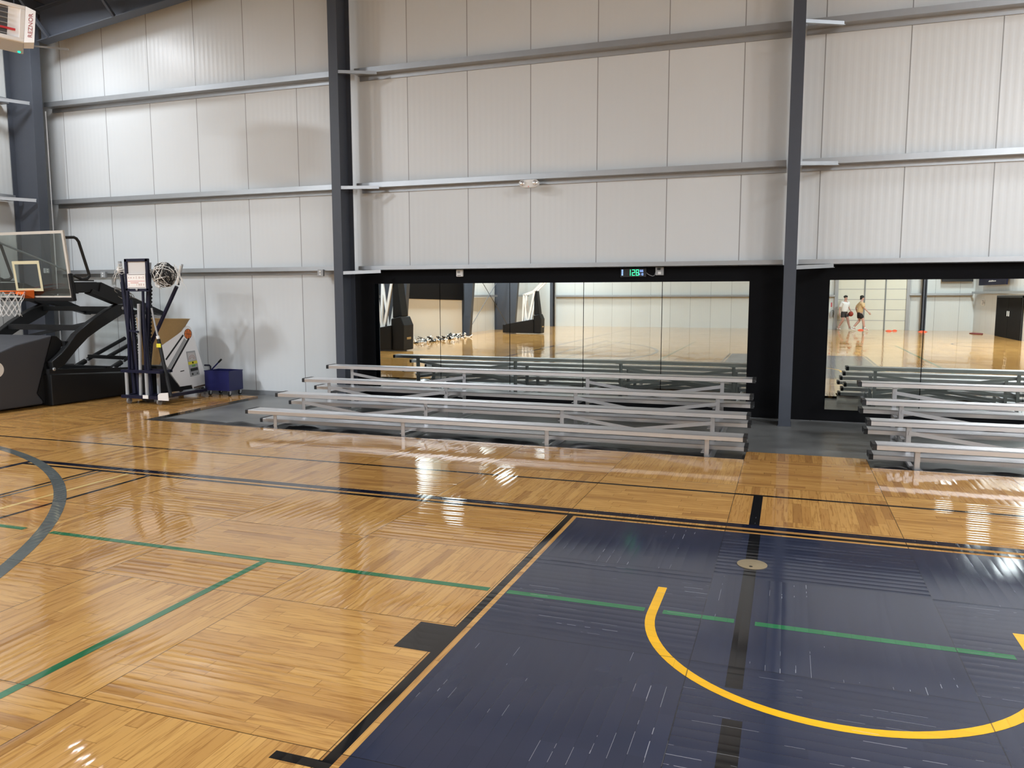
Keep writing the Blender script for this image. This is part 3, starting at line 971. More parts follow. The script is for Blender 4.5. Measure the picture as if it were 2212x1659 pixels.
# rim
RZ = 1.80
rim = G()
ry = bp(0, .115).y - .15 - .2286
rim.tube([(HC + .2286 * math.cos(a), ry + .2286 * math.sin(a), RZ) for a in [2 * PI * i / 40 for i in range(40)]], .0095, 10, closed=True)
rim.tube([(HC + .2286 * math.cos(a), ry + .2286 * math.sin(a), RZ - .03) for a in [PI * .12 + PI * .76 * i / 20 for i in range(21)]], .006, 8)
rim = rim.build('rim', M_ORANGE, hp, smooth=True)
G().hexa([(HC - .10, ry + .19, RZ - .05), (HC + .10, ry + .19, RZ - .05), (HC + .10, ry + .19, RZ + .008), (HC - .10, ry + .19, RZ + .008)],
         [(HC - .10, bp(0, .1).y - .012, RZ - .12), (HC + .10, bp(0, .1).y - .012, RZ - .12), (HC + .10, bp(0, .1).y - .012, RZ + .02), (HC - .10, bp(0, .1).y - .012, RZ + .02)]).build('rim_bracket', M_ORANGE, rim, bevel=.008)
random.seed(5)
g = G()
K = 11
def netp(k, j):
    a = 2 * PI * (k + .5 * (j % 2)) / K
    r = [.222, .195, .165, .145, .135, .15][j] + random.uniform(-.008, .008)
    return Vector((HC + r * math.cos(a), ry + r * math.sin(a), RZ - [.0, .10, .19, .27, .34, .40][j] + random.uniform(-.01, .01)))
P = [[netp(k, j) for k in range(K)] for j in range(6)]
for j in range(5):
    for k in range(K):
        g.tube([P[j][k], P[j + 1][k]], .0034, 5)
        g.tube([P[j][k], P[j + 1][(k + (1 if j % 2 else -1)) % K]], .0034, 5)
g.build('net', M_CORD, rim)

# coil of grey hose lying on the boom
random.seed(2)
g = G()
for i in range(7):
    cx_, cy_, cz_ = -10.88, 10.62 + .02 * i, 1.80 - .012 * i
    P = []
    for k in range(25):
        a = 2 * PI * k / 24
        P.append((cx_ + .02 * math.sin(a * 2 + i), cy_ + (.13 + .012 * i) * math.cos(a), cz_ + (.055 + .004 * i) * math.sin(a) - .35 * (.13 * math.cos(a))))
    g.tube(P[:-1], .006, 6, closed=True)
g.tube([(-10.87, 10.70, 1.72), (-10.87, 10.95, 1.66), (-10.87, 11.10, 1.62)], .006, 6).tube([(-10.86, 10.68, 1.74), (-10.86, 10.95, 1.68), (-10.86, 11.12, 1.615)], .006, 6)
tag(g.build('hose_coil', M_GREYCORD), 'coil of thin grey hose hanging over the right boom of the folded hoop', 'hose')

# ------------------------------------------------------------------ post trolley and what it carries
tr = empty('post_trolley', (-9.7, 9.8, 0), 'low navy wheeled trolley holding the volleyball posts', 'trolley')
g = G()
g.bar((-10.10, 9.80, .115), (-9.33, 9.80, .115), .05, .05).bar((-10.06, 10.12, .115), (-9.36, 10.12, .115), .05, .05)
g.bar((-10.06, 9.80, .115), (-10.06, 10.14, .115), .05, .05).bar((-9.40, 9.82, .115), (-9.40, 10.92, .115), .05, .05).bar((-9.58, 9.80, .115), (-9.58, 10.14, .115), .05, .05)
g.build('base_frame', M_NAVYM, tr)
G().box((-10.06, 9.83, .110), (-9.43, 10.245, .125)).build('tray', M_NAVYM, tr)
g = G()
g.bar((-10.13, 9.85, .52), (-9.34, 9.85, .52), .05, .045).bar((-10.12, 10.10, .52), (-9.36, 10.10, .52), .05, .045).bar((-10.08, 9.85, .52), (-10.08, 10.1, .52), .04, .04).bar((-9.38, 9.85, .52), (-9.38, 10.1, .52), .04, .04)
g.build('holder_bar', M_NAVYM, tr)
for x in (-10.04, -9.635):
    G().tube([(x, 9.85, .13), (x, 9.85, .50)], .027, 12).build('upright', M_GREY, tr, smooth='auto')
    G().tube([(x, 10.10, .13), (x, 10.10, .50)], .027, 12).build('upright', M_GREY, tr, smooth='auto')
for x, y in ((-9.96, 9.80), (-9.37, 9.82), (-9.40, 10.86), (-9.96, 10.12)):
    w_ = G().lathe((x - .018, y, .047), [(.030, 0), (.047, .004), (.047, .032), (.030, .036)], (1, 0, 0), 20).build('caster', M_GREYRUB, tr, smooth='auto')
    G().box((x - .028, y - .025, .045), (x - .022, y + .025, .095)).box((x + .022, y - .025, .045), (x + .028, y + .025, .095)).box((x - .028, y - .03, .088), (x + .028, y + .03, .096)).build('fork', M_DGREY, w_)
o = G().prism([(-9.335, .085), (-9.335, .165), (-9.31, .19), (-9.275, .20), (-9.135, .21), (-9.13, .085)], 1, 9.755, 9.768).build('guard_plate', M_WHITE, tr)
o['label'] = 'white rounded plate on the front corner'
o = G().box((-9.64, 9.757, .10), (-9.535, 9.77, .155)).build('guard_plate', M_WHITE, tr)
o['label'] = 'small white plate on the front beam'


def post(pts, r, tip, label, name='volleyball_post', m=M_NAVYM, ratchet=False):
    e = empty(name, pts[0], label, 'post', 'posts standing in the trolley' if name == 'volleyball_post' else None)
    G().tube(pts, r, 14).build('pole', m, e, smooth='auto')
    if tip:
        d = (Vector(pts[-1]) - Vector(pts[-2])).normalized()
        a = Vector(pts[-1])
        G().tube([a, a + d * tip], r * .78, 14).build('inner_tube', M_GREY, e, smooth='auto')
        G().lathe(a - d * .012, [(r * 1.15, 0), (r * 1.15, .03)], d, 14).build('collar', M_WHITE if name == 'volleyball_post' else M_DGREY, e, smooth='auto')
    if ratchet:
        g = G()
        a, b = Vector(pts[0]), Vector(pts[-1])
        n_ = 26
        edge = []
        for i in range(n_):
            p = a.lerp(b, .12 + .78 * i / n_)
            q = a.lerp(b, .12 + .78 * (i + .55) / n_)
            edge += [(p.x + r + .014, p.z), (q.x + r + .014, q.z), (q.x + r * .9, q.z + .001), (a.lerp(b, .12 + .78 * (i + 1) / n_).x + r * .9, a.lerp(b, .12 + .78 * (i + 1) / n_).z - .001)]
        lo_, hi_ = a.lerp(b, .12), a.lerp(b, .90)
        edge += [(hi_.x + r * .6, hi_.z), (lo_.x + r * .6, lo_.z)]
        g.prism(edge, 1, a.y - .012, a.y + .012)
        g.build('ratchet_strip', M_DARK, e)
    return e


post([(-10.095, 10.06, .125), (-10.11, 10.06, .49), (-10.167, 10.05, 1.476), (-10.235, 10.05, 2.14)], .036, .14, 'navy volleyball post leaning at the left end of the trolley')
post([(-9.90, 10.14, .126), (-9.882, 10.13, .498), (-9.781, 10.13, 1.674), (-9.735, 10.13, 2.103)], .036, .155, 'navy volleyball post standing just right of the score sign', ratchet=True)
post([(-10.0, 10.215, .126), (-9.845, 10.21, .952), (-9.27, 10.21, 1.870)], .030, 0, 'navy volleyball post leaning far to the right over the tan hopper')
post([(-9.75, 10.04, .126), (-9.77, 10.03, .55), (-9.83, 10.03, 1.555)], .040, 0, 'shorter thick navy post standing upright below the score sign')
post([(-9.93, 9.99, .125), (-9.95, 9.98, .6), (-9.99, 9.97, 1.66)], .030, 0, 'slim navy post standing directly left of the aluminium pole', ratchet=True)
post([(-9.845, 9.93, .125), (-9.833, 9.95, .869), (-9.807, 9.95, 1.597)], .026, 0, 'bare aluminium pole standing in the middle of the trolley', 'aluminium_pole', M_GREY)
post([(-9.24, 9.93, .125), (-9.302, 9.95, .32), (-9.484, 9.99, 1.03)], .028, 0, 'black telescopic pole with yellow tag leaning on the trolley', 'telescopic_pole', M_DARK)
e = bpy.data.objects['telescopic_pole']
G().tube([(-9.484, 9.99, 1.03), (-9.545, 9.995, 1.27), (-9.60, 10.0, 1.53)], .014, 10).build('inner_tube', M_GREY, e, smooth='auto')
G().tube([(-9.487, 9.99, 1.04), (-9.499, 9.99, 1.085)], .026, 12).build('collar', M_WHITE, e, smooth='auto')
G().box((-9.50, 9.955, .905), (-9.415, 9.962, .965)).build('tag', M_YEL, e)

sf = empty('sign_stand', (-9.85, 9.90, .52), 'dark framed sign stand in front of the posts with a printed white sign', 'sign')
g = G()
for p, q in (((-9.965, 9.90, 1.81), (-9.965, 9.90, 2.30)), ((-9.545, 9.90, 1.81), (-9.545, 9.90, 2.30)), ((-9.985, 9.90, 2.285), (-9.525, 9.90, 2.285)), ((-9.985, 9.90, 1.815), (-9.525, 9.90, 1.815))):
    g.bar(p, q, .045, .045)
g.build('frame', M_NAVYM, sf)
g = G()
g.bar((-9.965, 9.90, 1.80), (-10.02, 9.90, .545), .035, .035).bar((-9.66, 9.90, 1.80), (-9.69, 9.90, .545), .03, .03).bar((-9.80, 9.90, 1.15), (-9.97, 9.90, 1.17), .03, .03)
g.build('leg', M_NAVYM, sf)
sg = G().box((-9.925, 9.862, 1.842), (-9.565, 9.874, 2.072)).build('sign_panel', M_PAPER, sf)
g = G()
for z in (2.058, 1.855): g.box((-9.915, 9.8605, z - .004), (-9.575, 9.862, z + .004))
g.build('border_line', M_DGREY, sg)
g = G()
g.box((-9.915, 9.8605, 1.952), (-9.575, 9.862, 1.957)).box((-9.86, 9.8605, 1.925), (-9.70, 9.862, 1.932))
random.seed(9)
g.build('red_line', M_RED, sg)
g = G()
for z, xs in ((2.005, (-9.90, -9.86, -9.80, -9.745, -9.69, -9.65, -9.61)), (1.895, (-9.90, -9.74, -9.70, -9.66, -9.61))):
    for x in xs:
        h = random.uniform(.012, .03)
        g.box((x, 9.8605, z - h / 2), (x + random.uniform(.006, .022), 9.862, z + h))
g.build('print', mat('faded_print', (.55, .42, .38), .7), sg)
g = G()
g.box((-9.94, 9.905, 2.05), (-9.57, 9.912, 2.262))
g.build('backing', mat('cloudy_plastic', (.62, .60, .58), .5), sf)
G().lathe((-9.745, 9.868, 1.825), [(.02, 0), (.02, .01), (.01, .014)], (0, -1, 0), 14).build('knob', M_GREY, sf)

# bundle of rolled-up netting
random.seed(11)
nb = empty('net_bundle', (-9.36, 10.05, 1.85), 'ball of tangled black and white netting hung on the leaning post', 'net')
C0 = Vector((-9.36, 10.05, 2.055))
G().ball(C0, .172, 24, (1.0, .8, 1.02)).build('core', M_RUBBER, nb, smooth=True)
def loops(n, rr, r, m, name, lo, hi, squash=1.02):
    g = G()
    for i in range(n):
        a = Vector((random.gauss(0, 1), random.gauss(0, 1), random.gauss(0, 1))).normalized()
        u = a.orthogonal().normalized(); w = a.cross(u)
        off = random.uniform(-.6, .6)
        ph = random.uniform(0, 6)
        q = math.sqrt(1 - off * off)
        n_ = 22
        span = random.uniform(.35, 1.0)
        P = []
        for k in range(n_):
            t = ph + 2 * PI * span * k / (n_ - 1)
            v = (u * math.cos(t) * q + w * math.sin(t) * q + a * off) * rr * random.uniform(lo, hi)
            P.append(C0 + Vector((v.x, v.y * .82, v.z * squash)))
        g.tube(P, r, 5)
    g.build(name, m, nb)
loops(34, .18, .0045, M_GREYCORD, 'grey_mesh', .97, 1.06)
loops(26, .182, .006, M_RUBBER, 'black_mesh', .98, 1.08)
loops(12, .187, .006, M_CORD, 'white_mesh', .96, 1.08)
g = G()
def droop(a, b, sag, n, r, jit=.012):
    a, b = Vector(a), Vector(b)
    P = []
    for k in range(n + 1):
        t = k / n
        p = a.lerp(b, t) - Vector((0, 0, sag * math.sin(PI * t)))
        P.append(p + Vector((random.uniform(-jit, jit), random.uniform(-jit, jit), random.uniform(-jit, jit))))
    g.tube(P, r, 6)
droop((-9.15, 10.08, 1.90), (-9.06, 10.08, 2.20), -.0, 7, .016, .006)
droop((-9.54, 10.0, 2.12), (-9.36, 9.94, 1.86), .10, 10, .013)
for i in range(10):
    droop((-9.53 + random.uniform(-.03, .03), 9.98, 2.10 + random.uniform(-.1, .05)), (-9.30 + random.uniform(-.1, .15), 9.96, 1.86 + random.uniform(-.05, .05)), random.uniform(.02, .1), 10, .003)
for i in range(8):
    droop((-9.15, 10.05, 2.2 + random.uniform(-.05, .02)), (-9.0 + random.uniform(-.05, .08), 10.05, 1.9 + random.uniform(-.15, .1)), random.uniform(-.05, .03), 8, .0028)
g.build('white_cord', M_CORD, nb)
g = G()
G0 = [(-10.27, 2.20), (-10.22, 2.06)]
for i in range(9):
    droop((-10.25 + random.uniform(-.03, .03), 9.99, 2.20 + random.uniform(-.12, .06)), (-9.66, 9.95, 2.14 + random.uniform(-.08, .08)), random.uniform(-.04, .06), 12, .0032)
for i in range(7):
    droop((-10.24, 10.02, 2.22), (-10.32 + random.uniform(-.06, .12), 10.02, 1.98 + random.uniform(-.06, .1)), random.uniform(-.05, .05), 8, .003)
droop((-9.92, 9.955, 2.17), (-9.53, 9.955, 2.13), -.03, 10, .010, .008)
g.tube([(-10.21, 10.01, 2.155), (-10.25, 10.01, 2.13)], .03, 8)
tag(g.build('net_strands', M_CORD), 'loose white net strands strung from the left post across the sign stand', 'net')
# rods that pass behind the bundle
post([(-9.235, 10.20, 1.90), (-9.17, 10.19, 2.07)], .022, .16, 'short grey tipped post end sticking up right of the net bundle', 'post_end', M_DARK)

# ------------------------------------------------------------------ ball-return machine
MX = -9.80
bmx = empty('ball_machine', (MX - .25, 10.9, 0), 'white ball return machine with tan hopper and basketball sticker', 'ball machine')
side = [(10.859, 1.115), (10.92, 1.175), (10.982, 1.205), (11.04, 1.20), (11.084, 1.169), (11.174, .94), (11.462, .115), (11.072, .10), (11.047, .173), (10.766, .172), (10.58, .391), (10.429, .622), (10.394, .901)]
for x, nm in ((MX, 'side_panel'), (MX - .52, 'side_panel')):
    pnl = G().prism(side, 0, x - .018, x).build(nm, M_WHITEP, bmx, bevel=.003)
    if x == MX: P0 = pnl
e0 = MX + .0006
def onside(name, poly, m, dx=.0008, lab=None):
    o = G().prism(poly, 0, MX, MX + dx).build(name, m, P0)
    if lab: o['label'] = lab
    return o
st = G().lathe((MX, 11.003, 1.066), [(.088, 0), (.088, .001)], (1, 0, 0), 32).build('basketball_sticker', M_STICK, P0)
st['label'] = 'round orange basketball sticker'
g = G()
g.tube([(MX + .001, 11.003 + .086 * math.cos(a), 1.066 + .086 * math.sin(a)) for a in [2 * PI * i / 32 for i in range(32)]], .004, 5, closed=True)
g.tube([(MX + .001, 10.918, 1.075), (MX + .001, 11.089, 1.057)], .004, 5).tube([(MX + .001, 10.99, 1.15), (MX + .001, 11.016, .981)], .004, 5)
for s in (-1, 1):
    g.tube([(MX + .001, 11.003 + s * (.075 - .045 * math.cos(t)), 1.066 + .068 * t) for t in [-1 + i * .25 for i in range(9)]], .0035, 5)
g.build('seam_lines', M_CAP, st)
for y0, z0, y1, z1, w_, m in ((10.459, .661, 10.884, 1.051, .013, M_DARK), (10.51, .50, 10.93, .975, .030, M_GREY), (10.542, .447, 11.020, .99, .016, M_DARK)):
    G().bar((MX + .004, y0, z0), (MX + .004, y1, z1), w_ * 2, .008, (1, 0, 0)).build('stripe', m, P0)
def quad(t0, t1, s0=0., s1=1.):
    A, B, C_, D_ = Vector((10.938, .762)), Vector((11.148, .769)), Vector((11.242, .338)), Vector((11.012, .317))
    def L(s, t): return (A.lerp(B, s)).lerp(D_.lerp(C_, s), t)
    return [tuple(L(s0, t0)), tuple(L(s1, t0)), tuple(L(s1, t1)), tuple(L(s0, t1))]
cp = onside('control_panel', quad(0, 1), M_GREY, .006, 'grey control panel with yellow and black print')
def onpanel(n, q, m): return G().prism(q, 0, MX + .006, MX + .0068).build(n, m, cp)
onpanel('court_print', quad(.06, .38, .08, .92), mat('pale_print', (.55, .54, .53), .5))
g = G()
for k in range(2):
    cc = Vector((11.066, .62)); rr = .045 + k * .03
    g.tube([(MX + .0075, cc.x + rr * math.cos(a), cc.y + rr * .95 * math.sin(a)) for a in [PI * i / 14 for i in range(15)]], .003, 5)
g.build('court_arc', mat('rust_print', (.45, .20, .15), .5), cp)
onpanel('yellow_band', quad(.41, .53, .0, 1), M_YEL)
onpanel('button', quad(.43, .50, .42, .58), M_CAP)
onpanel('green_band', quad(.55, .63, .35, .72), M_GRN)
onpanel('black_band', quad(.68, .80, .12, .92), M_CAP)
onpanel('button', quad(.87, .95, .2, .35), M_CAP)
onpanel('button', quad(.90, .95, .7, .85), M_DGREY)
onside('slot', [(10.775, .425), (10.872, .433), (10.872, .448), (10.785, .442)], M_CAP, .002)
onside('kick_strip', [(11.085, .132), (11.434, .160), (11.444, .122), (11.082, .106)], mat('brown_strip', (.13, .10, .075), .6), .002)
# hopper: canvas funnel with an oval mouth, cut low at the front
g = G()
def oval(cy, cx_, ry_, rx_, z0, zs, n=28):
    return [g.bm.verts.new((cx_ + rx_ * math.copysign(abs(math.cos(a)) ** .8, math.cos(a)), cy + ry_ * math.copysign(abs(math.sin(a)) ** .8, math.sin(a)), z0 + zs * math.sin(a))) for a in [2 * PI * i / n for i in range(n)]]
xm = MX - .26
R = [oval(10.345, xm + .01, .085, .20, .585, -.004), oval(10.43, xm + .01, .165, .225, .80, .02), oval(10.62, xm, .345, .255, 1.00, .06), oval(10.735, xm, .475, .30, 1.335, -.022), oval(10.735, xm, .47, .295, 1.338, -.022),
     oval(10.60, xm, .30, .22, 1.03, .06)]
for A, B in zip(R, R[1:]):
    for i in range(28): g.bm.faces.new((A[i], A[(i + 1) % 28], B[(i + 1) % 28], B[i]))
g.bm.faces.new(R[0][::-1]); g.bm.faces.new(R[-1])
hop = g.build('hopper', M_TAN, bmx, smooth='auto')
g = G()
g.tube([(xm + .302 * math.copysign(abs(math.cos(a)) ** .8, math.cos(a)), 10.735 + .478 * math.copysign(abs(math.sin(a)) ** .8, math.sin(a)), 1.336 - .022 * math.sin(a)) for a in [2 * PI * i / 40 for i in range(40)]], .007, 6, closed=True)
g.build('hopper_rim', mat('pale_canvas_edge', (.55, .42, .24), .8), hop)
g = G()
g.prism([(10.25, .10), (11.36, .10), (11.36, .165), (11.06, .168), (10.766, .168), (10.58, .385), (10.43, .56), (10.27, .56)], 0, MX - .50, MX - .02)
g.build('body', M_DARK, bmx, bevel=.006)
for x in (MX - .02, MX - .48):
    for y in (10.36, 11.30):
        w_ = G().lathe((x - .02, y, .055), [(.035, 0), (.055, .006), (.055, .034), (.035, .04)], (1, 0, 0), 22).build('wheel', M_GREYRUB, bmx, smooth='auto')
        G().box((x - .03, y - .03, .06), (x + .03, y + .03, .10)).build('wheel_fork', M_DARK, w_)

# ------------------------------------------------------------------ blue bin cart
bc = empty('bin_cart', (-9.2, 11.2, 0), 'dark blue open metal bin cart on casters against the wall', 'cart')
g = G()
x0, x1, y0, y1, z0, z1, t = -9.50, -8.99, 11.02, 11.38, .095, .435, .008
g.box((x0, y0, z0), (x1, y1, z0 + t)).box((x0, y0, z0 + t), (x1, y0 + t, z1)).box((x0, y1 - t, z0 + t), (x1, y1, z1)).box((x0, y0 + t, z0 + t), (x0 + t, y1 - t, z1)).box((x1 - t, y0 + t, z0 + t), (x1, y1 - t, z1))
g.build('bin', M_BLUE, bc)
G().box((x0 - .006, y0 - .006, z1 - .012), (x1 + .006, y0 + .004, z1 + .004)).box((x0 - .006, y1 - .004, z1 - .012), (x1 + .006, y1 + .006, z1 + .004)).box((x1 - .004, y0, z1 - .012), (x1 + .006, y1, z1 + .004)).box((x0 - .006, y0, z1 - .012), (x0 + .004, y1, z1 + .004)).build('rim_lip', M_BLUE, bc)
hd = G().tube([(-9.46, 11.15, .44), (-9.26, 11.15, .61)], .012, 10).build('handle_bar', M_BLUE, bc, smooth='auto')
G().tube([(-9.30, 11.15, .576), (-9.24, 11.15, .627)], .017, 10).build('grip', M_RUBBER, hd, smooth='auto')
G().tube([(-9.48, 11.15, .44), (-9.48, 11.15, .50), (-9.50, 11.15, .515), (-9.60, 11.15, .515)], .016, 10).build('tow_hook', M_NAVYM, bc, smooth='auto')
for x, y in ((-9.03, 11.07), (-9.03, 11.34), (-9.44, 11.07), (-9.44, 11.34)):
    w_ = G().lathe((x - .014, y, .040), [(.022, 0), (.040, .004), (.040, .024), (.022, .028)], (1, 0, 0), 20).build('caster', M_RUBBER, bc, smooth='auto')
    G().lathe((x + .0145, y, .040), [(.018, 0), (.016, .002)], (1, 0, 0), 14).build('hub', M_GALV, w_)
    G().box((x - .02, y - .02, .05), (x - .016, y + .02, .095)).box((x + .016, y - .02, .05), (x + .02, y + .02, .095)).box((x - .02, y - .025, .088), (x + .02, y + .025, .095)).build('fork', M_GALV, w_)

# ------------------------------------------------------------------ unit heater hanging at the upper left
ht = empty('unit_heater', (-9.9, 7.75, 4.9), 'white unit heater hanging from the roof at the upper left edge', 'heater')
hu = Vector((.62, .785, 0)); hn = Vector((.785, -.62, 0)); hz = Vector((0, 0, 1))
tilt = Matrix.Rotation(-.10, 3, hn)
hu, hz = tilt @ hu, tilt @ hz
hc = Vector((-9.50, 7.98, 5.165))       # right end of the front face, half height
def hb_(u, n, z): return hc + hu * u + hn * n + hz * z
def hbox(g, u0, u1, n0, n1, z0, z1):
    return g.hexa([hb_(u0, n0, z0), hb_(u1, n0, z0), hb_(u1, n1, z0), hb_(u0, n1, z0)], [hb_(u0, n0, z1), hb_(u1, n0, z1), hb_(u1, n1, z1), hb_(u0, n1, z1)])
g = G(); hbox(g, -.85, .0, -.62, -.06, -.16, .30); g.build('casing', mat('heater_casing', (.56, .555, .55), .5), ht, bevel=.012)
g = G()
hbox(g, -.85, .0, -.06, .0, -.16, -.11); hbox(g, -.85, .0, -.06, .0, .255, .30); hbox(g, -.06, .0, -.06, .0, -.11, .255); hbox(g, -.85, -.79, -.06, .0, -.11, .255)
M_HW = mat('heater_white', (.93, .935, .94), .4)
g.build('bezel', M_HW, ht, bevel=.008)
g = G(); hbox(g, -.79, -.19, -.055, -.05, -.11, .255); lv = g.build('grille', M_DGREY, ht)
g = G()
for k in range(6): hbox(g, -.79, -.19, -.05, -.02, -.09 + k * .064, -.082 + k * .064)
g.build('louver', M_GREY, lv)
g = G(); hbox(g, -.19, -.06, -.055, -.045, -.11, .255); g.build('side_plate', M_HW, ht)
g = G(); hbox(g, -.79, -.10, -.02, -.012, -.035, -.008); g.build('red_bar', mat('red_bar', (.65, .04, .05), .4), ht)
# chamfered end with the maker's lettering reading upward
ed = Vector((.93, .36, 0)); ed = (tilt @ ed).normalized()
en = ed.cross(hz).normalized()
if en.dot(Vector((.6, -.8, 0))) < 0: en = -en
ec = hc
g = G()
A = [ec + hz * -.16, ec + ed * .13 + hz * -.15, ec + ed * .13 + hz * .25, ec + hz * .30]
g.hexa(A, [v - hn * .3 for v in A]); g.build('end_cheek', M_HW, ht)
text_obj('lettering', 'REZNOR', .078, frame_mat(ec + ed * .075 + hz * .06 + en * .003, hz, -ed), mat('maker_red', (.42, .10, .11), .5), ht)
G().lathe(hb_(-.05, -.50, -.162), [(.018, 0), (.018, .015)], -hz, 14).build('pilot_light', M_LED_T, ht)
g = G()
for u in (-.72, -.12):
    p = hb_(u, -.3, .30); g.tube([p, (p.x, p.y, roof(p.x) - .02)], .008, 6)
    g.build('hanging_rod', M_STEEL, ht); g = G()
G().bar(hb_(.0, -.25, -.13), (-9.26, 8.42, 5.02), .02, .02).build('bracket', M_GALV, ht)

# ------------------------------------------------------------------ the rest of the hall, seen in the mirrors
def raised_hoop(x, y, k, label):
    """portable hoop in playing position, facing +x; x = front of the pad at floor level"""
    e = empty('basketball_hoop', (x - .8, y, 0), label, 'basketball hoop', 'raised portable hoops')
    L_, W_ = 2.0 * k, .85 * k
    G().prism([(x - .38 * k - L_ * .8, .04), (x - .38 * k, .04), (x - .38 * k, .80 * k), (x - .38 * k - L_ * .8, .53 * k)], 1, y - W_ / 2, y + W_ / 2).build('base', M_PADB, e, bevel=.02)
    G().box((x - .38 * k - L_ * .8 - .16, y - .25, .04), (x - .38 * k - L_ * .8 - .005, y + .25, .50 * k)).build('ballast_box', M_PADB, e, bevel=.02)
    p = G().prism([(x - .42 * k, .03), (x, .03), (x + .02, .80 * k), (x - .10 * k, 1.08 * k), (x - .42 * k, 1.0 * k)], 1, y - .34 * k, y + .34 * k).build('front_pad', M_PADB, e, bevel=.03)
    o = G().box((x + .012, y - .14 * k, .36 * k), (x + .022, y + .14 * k, .43 * k)).build('name_plate', mat('gold_plate', (.45, .33, .15), .5), p)
    m_ = G().prism([(x - .42 * k, 1.02 * k), (x - .10 * k, 1.08 * k), (x - .26 * k, 2.3 * k), (x - .40 * k, 2.3 * k)], 1, y - .22 * k, y + .22 * k).build('mast_pad', M_PADB, e, bevel=.02)
    G().lathe((x - .09 * k, y, 1.09 * k), [(.19 * k, 0), (.20 * k, .02), (.19 * k, .04)], (0, 0, 1), 20).build('tie_strap', M_GREY, m_) if False else None
    g = G()
    for s in (-1, 1):
        yy = y + s * .22 * k
        g.bar((x - 1.05 * k, yy, .64 * k), (x - .98 * k, yy, 2.12 * k), .07, .07)
        g.bar((x - .72 * k, yy, .70 * k), (x - .38 * k, yy, 2.30 * k), .08, .08)
        g.bar((x - .80 * k, yy, .70 * k), (x - .97 * k, yy, 2.05 * k), .055, .055)
        g.bar((x - .99 * k, yy, 2.10 * k), (x - .34 * k, yy, 2.32 * k), .07, .07)
        g.bar((x - .40 * k, yy, 2.30 * k), (x + 1.2 * k, yy, 3.15), .08, .10)
    g.bar((x - .38 * k, y - .22 * k, 2.3 * k), (x - .38 * k, y + .22 * k, 2.3 * k), .07, .07)
    g.build('lift_frame', M_WHITEP, e)
    G().box((x + 1.2 * k, y - .91, 2.85), (x + 1.23 * k, y + .91, 3.92)).build('backboard', M_GLASS, e)
    xr = x + 1.23 * k + .38
    G().tube([(xr + .2286 * math.cos(a), y + .2286 * math.sin(a), 3.0) for a in [2 * PI * i / 32 for i in range(32)]], .01, 8, closed=True).bar((xr - .38, y, 2.99), (xr - .22, y, 2.99), .12, .05).build('rim', M_ORANGE, e)
    return e


raised_hoop(-11.10, 1.36, 1.0, 'black padded portable hoop with white frame seen first in the left mirrors')
raised_hoop(-10.22, -9.95, .82, 'black padded portable hoop with white frame standing far off in the third mirror')

o = G().prism([(-1.95, 3.6), (-7.35, 3.6), (-7.35, 1.50), (-1.95, 1.60)], 0, -12.95, -12.90).build('wall_curtain', M_BLACK)
tag(o, 'wide black hanging curtain on the end wall seen in the first two mirrors', 'curtain')
G().tube([(-12.925, -1.9, 3.6), (-12.925, -7.4, 3.6)], .03, 8).build('curtain_rail', M_STEEL, o)
o = G().box((-12.99, -7.35, 0.002), (-12.97, -1.95, 1.75)).build('wall_liner', mat('pale_liner', (.66, .64, .58), .7))
tag(o, 'pale cream wall liner below the black curtain in the mirror', 'wall board')
random.seed(21)
g = G()
for i in range(90):
    t = random.random() ** .8
    yy = -2.2 - 4.3 * t
    xx = -12.55 + random.uniform(-.22, .22)
    P = [(xx, yy, .015)]
    for k in range(5):
        q = P[-1]
        P.append((max(-12.92, q[0] + random.uniform(-.12, .12)), q[1] + random.uniform(-.16, .16), max(.012, min(.20, q[2] + random.uniform(-.09, .09)))))
    g.tube(P, random.uniform(.012, .03), 6)
me = g.build('net_pile', M_CORD)
me.data.materials.append(M_RUBBER)
for p in me.data.polygons:
    isl = p.index // 32
    p.material_index = 1 if (isl * 7919) % 5 < 2 else 0
tag(me, 'untidy pile of white and black netting along the end wall floor in the mirror', 'netting', kind='stuff')

# overhead sectional door on the far wall
dr = tag(bpy.data.objects.new('door_1', None), kind='structure')
COL.objects.link(dr)
dr.location = (3.8, YF, 0)
DX0, DX1 = 2.30, 5.32
G().box((DX0, YF + .01, 0.001), (DX1, YF + .05, 3.6)).build('door_panel', M_DOORC, dr)
g = G()
for z in (.455, .975, 1.47, 1.965, 2.46, 2.95): g.box((DX0, YF + .05, z - .012), (DX1, YF + .056, z + .012))
g.build('panel_joint', M_GREY, dr)
g = G()
for x in (3.49, 4.41): g.box((x - .028, YF + .056, .01), (x + .028, YF + .075, 3.6))
g.build('stile', mat('door_stile', (.20, .215, .22), .5), dr)
for x0, x1 in ((DX0 - .16, DX0), (DX1, DX1 + .16)):
    G().box((x0, YF + .005, .001), (x1, YF + .12, 3.7)).build('jamb', M_GREY, dr)
dd = tag(bpy.data.objects.new('door_2', None), kind='structure')
COL.objects.link(dd)
dd.location = (XR, -12.5, 0)
for y0, y1 in ((-14.1, -12.25), (-12.22, -10.4)):
    lf = G().box((XR - .06, y0, .003), (XR - .012, y1, 1.585)).build('door_leaf', M_BLACK, dd)
    G().box((XR - .075, -12.36 if y0 < -13 else -12.12, .86), (XR - .06, -12.30 if y0 < -13 else -12.06, 1.06)).build('door_plate', M_WHITE, lf)
G().box((XR - .05, -14.2, .003), (XR - .008, -14.1, 1.66)).box((XR - .05, -10.4, .003), (XR - .008, -10.3, 1.66)).box((XR - .05, -14.2, 1.585), (XR - .008, -10.3, 1.66)).build('door_frame', M_DARK, dd)
